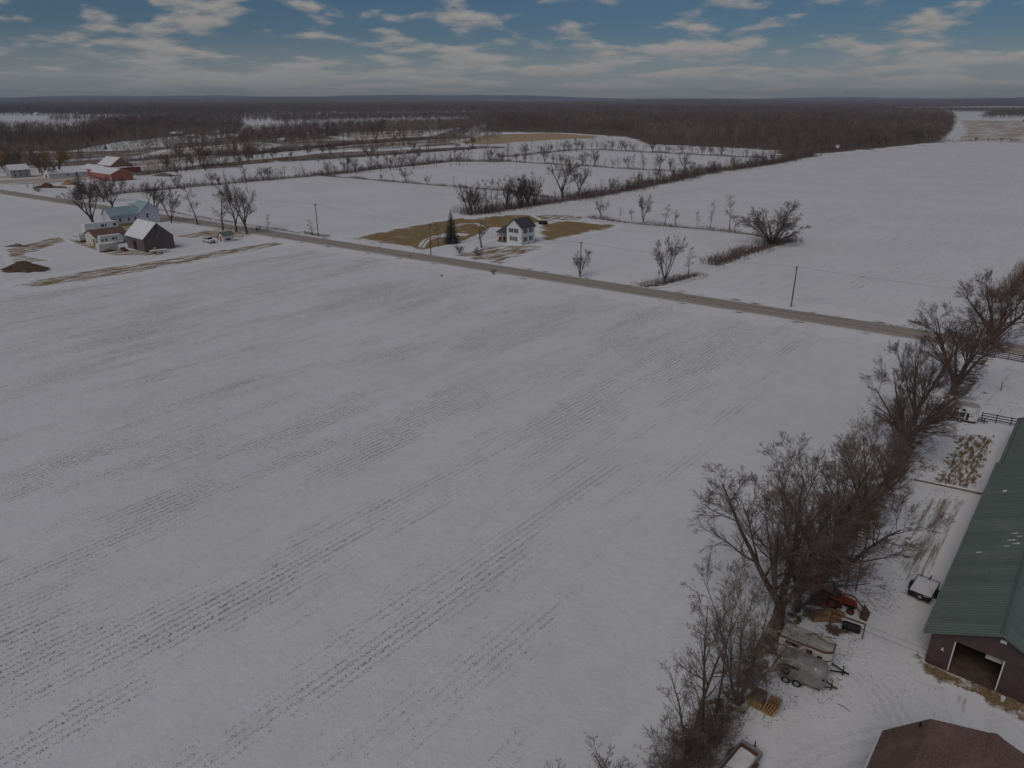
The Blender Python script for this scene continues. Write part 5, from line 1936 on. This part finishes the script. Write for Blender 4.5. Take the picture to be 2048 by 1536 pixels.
def box_trailer():
    a = G(1485, 1477, .95)
    L, W = 3.3, 1.5
    r = thing('cargo_trailer', 'open board-sided trailer full of snow at the bottom edge', 'trailer', (a.x, a.y, 0), math.radians(45))
    # local x towards the front (up the picture), y left; origin at front left top corner
    t = .09
    for nm, b in (('side_board', (-L, 0, -t, 0)), ('side_board', (-L, 0, -W, -W + t))):
        for z0, z1 in ((.5, .72), (.725, .95)):
            box_part(nm, 'grey_board', r, *b, z0, z1)
    for z0, z1 in ((.5, .72), (.725, .95)):
        box_part('front_board', 'grey_board', r, -.32, -.02, -W + t + .002, -t - .002, z0, z1)
    box_part('front_lining', 'rust', r, -.36, -.322, -W + t + .004, -t - .004, .55, .93)
    box_part('side_lining', 'rust', r, -L, -.37, -t - .03, -t - .002, .55, .88)
    box_part('deck', 'old_wood', r, -L, -.01, -W + .01, -.01, .42, .498)
    sn = MB()
    nx, ny = 10, 6
    sn.add([(-.38 - (L - .4) * i / nx, -t - .035 - (W - 2 * t - .07) * j / ny, .60 + .03 * math.sin(i * 1.3 + j * .8)) for i in range(nx + 1) for j in range(ny + 1)],
           [(i * (ny + 1) + j, i * (ny + 1) + j + 1, (i + 1) * (ny + 1) + j + 1, (i + 1) * (ny + 1) + j) for i in range(nx) for j in range(ny)])
    sn.build('snow_load', 'snow_top', r, True)
    for y, s in ((.14, 1), (-W - .14, -1)):
        wheel_parts(r, -1.35, y, .34, .34, .2, s)
        MB().box(-1.8, -.9, y - .12, y + .12, .70, .74).build('fender', 'rust', r)
    tg = MB()
    tg.bar((-.1, -W * .25, .45), (.55, -W / 2, .45), .08)
    tg.bar((-.1, -W * .75, .45), (.55, -W / 2, .45), .08)
    to = tg.build('tongue', 'rust', r)
    MB().tube([(.45, -W / 2, .05), (.45, -W / 2, .95)], .04, 8).build('jack', 'black', to)


box_trailer()


# ------------------------------------------------------------------ tractor with loader
def tractor(label, loc, yaw, s=1.0):
    r = thing('tractor', label, 'tractor', loc, yaw)
    r.scale = (s, s, s)
    MB().add([(x, y, z) for x, y, z in ((.55, -.27, .75), (1.65, -.24, .75), (1.65, .24, .75), (.55, .27, .75), (.55, -.25, 1.25), (1.6, -.2, 1.12), (1.6, .2, 1.12), (.55, .25, 1.25))],
             [(3, 2, 1, 0), (4, 5, 6, 7), (0, 1, 5, 4), (1, 2, 6, 5), (2, 3, 7, 6), (3, 0, 4, 7)]).build('hood', 'orange_paint', r)
    box_part('chassis', 'black', r, -.3, 1.6, -.2, .2, .45, .748)
    box_part('deck', 'orange_paint', r, -.45, .548, -.42, .42, .80, .86)
    st = MB().box(-.3, .15, -.22, .22, .863, 1.0)
    st.box(-.36, -.28, -.22, .22, .95, 1.35)
    st.build('seat', 'black', r)
    ro = MB()
    for y in (-.48, .48):
        ro.bar((-.45, y, .75), (-.5, y, 2.0), .07)
    ro.bar((-.5, -.5, 2.0), (-.5, .5, 2.0), .07)
    ro.build('roll_bar', 'black', r)
    MB().tube([(.42, 0, 1.15), (.3, 0, 1.38)], .03, 6).build('steering_column', 'black', r)
    for s_ in (-1, 1):
        t = MB().wheel((-.15, s_ * .62, .55), .55, .32).build('tyre', 'rubber', r)
        MB().disc((-.15, s_ * .66, .55), .30, .2).build('rim', 'orange_paint', t)
        t = MB().wheel((1.35, s_ * .52, .33), .33, .22).build('tyre', 'rubber', r)
        MB().disc((1.35, s_ * .54, .33), .18, .16).build('rim', 'orange_paint', t)
        box_part('mudguard', 'orange_paint', r, -.5, .25, s_ * .62 - .16, s_ * .62 + .16, 1.13, 1.19)
        lm = MB()
        lm.bar((.35, s_ * .4, 1.25), (1.35, s_ * .42, 1.30), .10)
        lm.bar((1.33, s_ * .42, 1.30), (2.15, s_ * .42, .55), .10)
        lm.bar((.45, s_ * .4, .55), (.45, s_ * .4, 1.27), .12)
        lm.build('loader_arm', 'orange_paint', r)
    bk = MB()
    bk.extrude([(2.15, .75), (2.2, .15), (2.75, .08), (2.78, .13), (2.26, .2), (2.22, .72)], -.72, .72)
    for y in (-.72, .69):
        bk.extrude([(2.18, .74), (2.21, .16), (2.76, .10)], y, y + .03)
    bk.build('bucket', 'bucket', r)
    return r


tp = G(1668, 1214)
tractor('orange tractor with front loader and rusty bucket under the trees', tp + U * .3, math.radians(-38), 1.0)

# rusty heap behind the tractor
def heap(name, label, cat, loc, rx, ry, h, m, n=24, seed=1, jag=.35):
    rnd = random.Random(seed)
    v = [(0, 0, h)]
    rings = 5
    for k in range(1, rings + 1):
        t = k / rings
        for j in range(n):
            a = 2 * math.pi * j / n
            q = 1 + jag * (rnd.random() - .5) * (1 if k < rings else 1.4)
            z = h * (1 - t) ** 1.0 * (1 + .35 * (rnd.random() - .5)) if k < rings else -.02
            v.append((math.cos(a) * rx * t * q, math.sin(a) * ry * t * q, z))
    f = [(0, 1 + j, 1 + (j + 1) % n) for j in range(n)]
    for k in range(rings - 1):
        for j in range(n):
            f.append((1 + k * n + j, 1 + (k + 1) * n + j, 1 + (k + 1) * n + (j + 1) % n, 1 + k * n + (j + 1) % n))
    o = MB().add(v, f).build(name, m)
    o.location = loc
    return tag(o, label, cat)


heap('dirt_pile', 'big brown dirt pile at the left edge of the yard', 'dirt pile', G(50, 540), 6.2, 3.4, 2.5, 'dirt', 28, 4)
heap('scrap_heap', 'low heap of snowy scrap left of the campers', 'scrap', G(35, 493), 3.2, 1.4, .9, 'old_wood', 16, 5, .8)
heap('brush_pile', 'rusty brown brush heap behind the orange tractor', 'brush pile', G(1650, 1200), 1.5, 1.3, 1.0, 'rust', 18, 6, .7)
heap('brush_pile', 'brown heap of dead plants in front of the orange tractor', 'brush pile', G(1648, 1232), 1.9, 1.0, .6, 'hay', 18, 8, .8)
heap('hay_heap', 'rounded tan hay pile by the red barn yard', 'hay', G(138, 369), 4.2, 3.0, 2.6, 'hay', 18, 9, .3)
heap('scrap_heap', 'rust-red machinery scrap near the road at the red barn farm', 'scrap', G(95, 375), 6.0, 2.5, 2.4, 'rust', 18, 10, .8)
heap('scrap_heap', 'dark scrap in the snow before the long white shed', 'scrap', G(124, 376), 4.0, 1.6, 1.1, 'old_wood', 16, 11, .9)
heap('log_heap', 'snowy pile of timber right of the red barns', 'timber', G(330, 352), 8.0, 2.4, 1.8, 'old_wood', 18, 12, .8)
heap('boulder', 'pale boulder at the foot of the many-stemmed tree', 'stone', G(1486, 1418), .45, .35, .4, 'stone', 12, 13, .35)
heap('straw_pile', 'small tan straw pile in the snow beyond the road at right', 'straw', G(2023, 622), .9, .6, .5, 'hay', 12, 14, .4)
heap('straw_pile', 'small tan straw patch beside the largest fan-shaped tree', 'straw', G(1969, 787), .7, .35, .2, 'hay', 12, 15, .4)


# ------------------------------------------------------------------ pallets
def pallet(label, loc, yaw, tilt=0.0, m='pallet', L=1.2, W=1.0):
    r = thing('pallet', label, 'pallet', loc, yaw, 'wooden pallets beside the many-stemmed tree')
    r.rotation_euler = (0, tilt, yaw)
    for k in range(7):
        x = -L / 2 + .05 + k * (L - .1) / 6
        box_part('slat', m, r, x - .045, x + .045, -W / 2, W / 2, .105, .125)
    for y in (-W / 2 + .04, 0, W / 2 - .04):
        box_part('runner', m, r, -L / 2, L / 2, y - .035, y + .035, .02, .103)
    for k in range(3):
        x = -L / 2 + .06 + k * (L - .12) / 2
        box_part('slat', m, r, x - .045, x + .045, -W / 2, W / 2, -.001, .018)
    return r


pb = G(1513, 1408)
ords = ['lowest', 'second', 'third', 'fourth', 'fifth', 'sixth', 'seventh', 'topmost']
for k in range(8):
    pallet(f'weathered wooden pallet in the stack by the tree, {ords[k]} one', pb + Vector((random.uniform(-.03, .03), random.uniform(-.03, .03), .13 * k + .002)), AU + random.uniform(-.06, .06), 0, 'old_wood' if k > 5 else 'pallet')
for k, nm in enumerate(('nearest the stack', 'second from the stack', 'middle one', 'second from the outside', 'outermost')):
    q = pb + V * (.80 + .17 * k) - U * .05
    pallet(f'yellow wooden pallet leaning upright against the stack, {nm}', q + Vector((0, 0, .60)), AV + .12 * k * .3, math.radians(-76 + 2 * k), 'pallet')

# ------------------------------------------------------------------ ladder tower, gate, tank, fences, logs
p = G(1701, 1181)
h = height_of(1701, 1181, 1056)
r = thing('ladder_tower', 'tall ladder-like frame with snowy rungs standing among the trees', 'tower', p, AU + .2)
for y in (-.42, .42):
    MB().bar((0, y, 0), (0, y, h), .10).build('upright', 'rust', r)
for y in (-.36, .36):
    MB().bar((.45, y, 0), (.12, y, h), .07).build('back_leg', 'rust', r)
for k in range(20):
    z = .25 + k * (h - .4) / 19
    MB().bar((0, -.37, z), (0, .37, z), .10, .07).build('rung', 'snow_top', r)
box_part('head', 'rust', r, -.12, .2, -.5, .5, h, h + .35)
MB().wheel((-.05, -.75, 2.2), .22, .1, (1, 0, 0)).build('pulley', 'rubber', r)

p = G(1724, 1279)
r = thing('pipe_gate', 'dark pipe rail with upright post near the orange tractor', 'gate', p, math.radians(146))
MB().bar((0, 0, 0), (0, 0, 1.62), .09).build('post', 'rust', r)
MB().bar((.05, 0, 1.58), (2.6, 0, 1.58), .10).build('rail', 'rust', r)
MB().bar((.05, 0, 1.0), (2.6, 0, 1.0), .06).build('rail', 'rust', r)
MB().bar((2.6, 0, 0), (2.6, 0, 1.62), .09).build('post', 'rust', r)
gate_top = p + Vector((0, 0, 1.55))
bc = Vector((33.2, 44.8, 0))
for z, lab in ((1.5, 'upper thin fence wire from the pipe gate to the green barn'), (.95, 'lower thin fence wire from the pipe gate to the green barn')):
    o = MB().tube([p + Vector((0, 0, z)), bc + Vector((0, 0, z - .3))], .012, 4).build('fence_wire', 'black')
    tag(o, lab, 'wire')
p = G(1701, 1262)
r = thing('water_tank', 'black water tank lying below the pipe gate', 'tank', p, math.radians(150))
pts_ = [(-.72, 0, .4), (-.62, 0, .4), (.62, 0, .4), (.72, 0, .4)]
MB().tube(pts_, [.26, .38, .38, .26], 14).build('shell', 'black', r)
for x in (-.4, .4):
    MB().tube([(x - .03, 0, .4), (x + .03, 0, .4)], .395, 14).build('band', 'rubber', r)
    box_part('skid', 'old_wood', r, x - .06, x + .06, -.35, .35, 0, .06)


def fence(label, a, b, n, hgt, rails, m, group=None):
    d = b - a
    yaw = math.atan2(d.y, d.x)
    L = d.length
    r = thing('fence', label, 'fence', a, yaw, group)
    for k in range(n):
        x = L * k / (n - 1)
        box_part('post', m, r, x - .05, x + .05, -.05, .05, -.1, hgt + .06)
    for z in rails:
        box_part('rail', m, r, -.1, L + .1, -.09, -.053, z - .06, z + .06)
    return r


fence('dark three-rail fence running from the far horse trailer to the green barn', G(1962, 841), G(2050, 858), 4, 1.25, (.45, .83, 1.2), 'black')
fence('dark rail fence behind the far horse trailer', G(1852, 822), G(1886, 828), 3, 1.25, (.45, .83, 1.2), 'black')
fence('rail and wire fence along the near road edge at the right', G(1935, 706), G(2130, 741), 8, 1.3, (.3, .6, .9, 1.22), 'black')
o = MB().tube([(0, 0, 0), (0, 0, 1.4)], .05, 6).build('fence_post', 'pole_wood')
o.location = G(2001, 781)
tag(o, 'single thin post in the snow right of the fan-shaped tree', 'post')
p, q = G(1828, 961), G(1966, 990)
d = q - p
r = thing('log_barrier', 'long snow-topped timber lying across the yard to the green barn', 'timber', p, math.atan2(d.y, d.x))
MB().tube([(0, 0, .16), (d.length * .5, .05, .17), (d.length, 0, .15)], [.15, .17, .16], 8).build('log', 'old_wood', r)
MB().prism([(-.10, .29), (.10, .29), (.06, .36), (-.06, .36)], .2, d.length - .2).build('snow_cap', 'snow_top', r)
r = thing('bucket', 'white bucket standing beside the barn wall', 'bucket', G(2004, 1402), 0)
MB().tube([(0, 0, 0), (0, 0, .36)], [.13, .16], 12).build('pail', 'white_paint', r)
MB().tube([(0, 0, .361), (0, 0, .39)], .17, 12).build('lid', 'white_paint', r)
o = MB().box(-.9, .9, -.5, .5, 0, .12).build('tarp', 'purple_tarp')
o.location = G(1862, 845)
tag(o, 'crumpled purple tarp beside the far horse trailer', 'tarp')
# lean-to stack of poles at the near end of the row
r = thing('pole_stack', 'bundle of old fence poles leaning beside the nearest trees', 'poles', G(1437, 1492), AU)
for k in range(11):
    x = -.55 + k * .11
    MB().bar((x, random.uniform(-.1, .1), 0), (x + random.uniform(.1, .3), random.uniform(.9, 1.2), 2.3 + random.uniform(-.3, .3)), .06).build('pole', 'old_wood', r)
# fallen sticks in the yard
for i, (x, y, ln, a) in enumerate(((1675, 1408, 1.0, -50), (1330, 1481, .8, 5), (1560, 1440, .7, -20), (1800, 1185, 1.4, -18), (1650, 1352, .5, 60), (1700, 1300, .5, 80))):
    o = MB().tube([(0, 0, .03), (ln * .5, .05, .05), (ln, 0, .02)], [.03, .025, .015], 5).build('fallen_stick', 'bark')
    o.location = G(x, y)
    o.rotation_euler = (0, 0, math.radians(a))
    tag(o, ('broken stick on the snow right of the silver trailer', 'dark stick alone in the field left of the nearest trees', 'broken stick on the snow below the pallets', 'long stick beside the snow-heaped flat trailer', 'short stick near the silver trailer tongue', 'short stick near the cream trailer tongue')[i], 'stick', 'sticks on the snow')


# ------------------------------------------------------------------ vehicles at the left farm
def camper(label, loc, yaw, L, W, Ht, m='trailer_clean', wins=(), name='camper'):
    r = thing(name, label, 'camper' if name == 'camper' else 'trailer', loc, yaw)
    MB().extrude([(0, .45), (L - .5, .45), (L, .95), (L - .12, Ht - .35), (L - .5, Ht), (.2, Ht), (0, Ht - .3)], 0, W).build('body', m, r)
    box_part('snow_cap', 'snow_top', r, .25, L - .55, .06, W - .06, Ht + .002, Ht + .10)
    for x0, x1, a, b in wins:
        w = box_part('window', 'black', r, x0, x1, -.03, -.002, a, b)
        box_part('pane', 'glass', w, x0 + .05, x1 - .05, -.04, -.031, a + .05, b - .05)
    for k in (0, 1):
        for y in (.1, W - .1):
            t = MB().wheel((L * .42 + k * .8, y, .36), .36, .22).build('tyre', 'rubber', r)
            MB().disc((L * .42 + k * .8, y, .36), .2, .24).build('rim', 'steel', t)
    MB().bar((L, W / 2, .45), (L + 1.1, W / 2, .45), .1).build('tongue', 'black', r)
    return r


camper('white camper trailer between the garage and the grey barn', G(194, 494) + U * 1.2, AU, 7.0, 2.4, 2.9, wins=[(.5, 1.0, 1.5, 2.0), (1.6, 2.2, 1.5, 2.1), (3.6, 4.3, 1.6, 2.3), (4.7, 5.0, 1.5, 2.4)])
camper('grey cargo trailer parked in front of the white camper', G(200, 506), AU + .05, 5.6, 2.1, 2.35, 'trailer_white', name='cargo_trailer')
camper('small white camper at the left end of the farm yard', G(148, 482), AV, 5.2, 2.3, 2.7, wins=[(.4, .9, 1.5, 2.1), (1.6, 2.1, 1.4, 2.0), (3.2, 3.7, 1.4, 2.0)])
camper('long white camper behind the cream garage', G(172, 468), AU, 11.0, 2.5, 3.1, wins=[(5.2, 6.2, 1.7, 2.5), (6.6, 7.0, 1.7, 2.5), (9.2, 10.2, 1.7, 2.5)])


def pickup(label, loc, yaw, m, snow=True, cap=False, name='pickup_truck', cat='pickup'):
    r = thing(name, label, cat, loc, yaw)
    W = 1.85
    MB().extrude([(0, .5), (5.3, .5), (5.35, .95), (5.2, 1.12), (3.75, 1.15), (3.72, 1.12), (0, 1.12)], 0, W).build('body', m, r)
    MB().extrude([(1.75, 1.125), (3.75, 1.155), (3.15, 1.78), (2.0, 1.78)], .08, W - .08).build('cab', m, r)
    for y0, y1 in ((.06, .078), (W - .078, W - .06)):
        MB().extrude([(2.0, 1.2), (3.45, 1.2), (3.05, 1.7), (2.12, 1.7)], y0, y1).build('side_window', 'glass', r)
    MB().add([(3.77, .16, 1.2), (3.77, W - .16, 1.2), (3.24, W - .16, 1.74), (3.24, .16, 1.74)], [(0, 1, 2, 3)]).build('windscreen', 'glass', r)
    box_part('bed_liner', 'black', r, .12, 1.65, .12, W - .12, 1.121, 1.135)
    box_part('grille', 'black', r, 5.352, 5.37, .35, W - .35, .62, .92)
    for y in (.15, W - .38):
        box_part('headlight', 'steel', r, 5.33, 5.365, y, y + .2, .75, .92)
    for x in (1.0, 4.35):
        for y in (.08, W - .08):
            t = MB().wheel((x, y, .38), .38, .24).build('tyre', 'rubber', r)
            MB().disc((x, y, .38), .21, .26).build('rim', 'steel', t)
    if snow:
        box_part('snow_cap', 'snow_top', r, 2.05, 3.1, .12, W - .12, 1.782, 1.84)
        box_part('hood_snow', 'snow_top', r, 3.9, 5.1, .12, W - .12, 1.152, 1.19)
    return r


pickup('white pickup with snow on its roof beside the small shed', G(404, 484), AV, 'trailer_clean')
pickup('dark red car between the white pickup and the small shed', G(424, 482) + U * 1.8, AV, 'car_red', True, name='parked_car', cat='car')
# boat on a trailer before the barn
r = thing('boat', 'snow-covered boat on a trailer before the grey barn gable', 'boat', G(300, 508), AU - .35)
MB().add([(0, -.8, .95), (0, .8, .95), (4.0, .75, 1.0), (5.1, 0, 1.15), (4.0, -.75, 1.0), (0, -.5, .45), (0, .5, .45), (3.9, .4, .5), (4.6, 0, .7), (3.9, -.4, .5)],
         [(0, 1, 2, 3, 4), (5, 9, 8, 7, 6), (0, 4, 9, 5), (4, 3, 8, 9), (3, 2, 7, 8), (2, 1, 6, 7), (1, 0, 5, 6)]).build('hull', 'trailer_clean', r)
MB().add([(.05, -.75, .96), (.05, .75, .96), (3.95, .7, 1.01), (4.9, 0, 1.15), (3.95, -.7, 1.01), (1.5, 0, 1.22)], [(0, 5, 1)[::-1], (1, 5, 2)[::-1], (2, 5, 3)[::-1], (3, 5, 4)[::-1], (4, 5, 0)[::-1]]).build('snow_cover', 'snow_top', r)
for y in (-.7, .7):
    MB().wheel((1.4, y, .3), .3, .18).build('tyre', 'rubber', r)
MB().bar((.2, 0, .4), (5.6, 0, .45), .12).build('trailer_frame', 'steel', r)
box_part('crate', 'osb', r, 1.2, 1.9, -.35, .35, 1.225, 1.8)
tractor('small dark tractor beside the doorway of the grey barn', G(247, 501), AV, .8)
# mailbox on the near road edge, rock in the field
r = thing('mailbox', 'small dark mailbox at the near edge of the road', 'mailbox', on_road(-138, -RW / 2 - .7), 0)
MB().bar((0, 0, 0), (0, 0, 1.0), .1).build('post', 'old_wood', r)
MB().prism([(-.12, 1.0), (.12, 1.0), (.12, 1.18), (.06, 1.27), (-.06, 1.27), (-.12, 1.18)], -.28, .28).build('box', 'black', r)
heap('field_stone', 'small dark stone lying in the field below the road', 'stone', G(883, 552), .45, .35, .35, 'rust', 10, 21)
# yellow road sign near the red barns
r = thing('road_sign', 'yellow warning sign beside the road at the left', 'sign', G(57, 381), math.atan2(RD.y, RD.x))
MB().bar((0, 0, 0), (0, 0, 2.9), .08).build('post', 'steel', r)
MB().add([(.05, 0, 1.7), (.05, .62, 2.32), (.05, 0, 2.94), (.05, -.62, 2.32), (.08, 0, 1.7), (.08, .62, 2.32), (.08, 0, 2.94), (.08, -.62, 2.32)],
         [(0, 1, 2, 3), (7, 6, 5, 4), (0, 4, 5, 1), (1, 5, 6, 2), (2, 6, 7, 3), (3, 7, 4, 0)]).build('plate', 'yellow', r)
# trampoline-like black ring and low wall behind the white house
r = thing('round_bale_feeder', 'low dark ring standing on the lawn behind the white house', 'feeder', G(1086, 448), 0)
MB().wheel((0, 0, .45), 1.7, .8, (0, 0.0001, 1), 20, .93).build('hoop', 'black', r)

# ------------------------------------------------------------------ haze: far country fades to blue
hb = MB().box(-33000, 33000, -2500, 15500, -1.5, 190).build('haze', None)
m = bpy.data.materials.new('haze_air')
m.use_nodes = True
N = NT(m.node_tree)
out = N.n('ShaderNodeOutputMaterial')
pv = N.n('ShaderNodeVolumePrincipled')
pv.inputs['Color'].default_value = (.80, .87, 1.0, 1)
pv.inputs['Density'].default_value = 0.000085
N.l(pv.outputs[0], out.inputs['Volume'])
hb.data.materials.append(m)
tag(hb, kind='stuff')
hb['label'] = 'thin bluish winter haze over the far country'
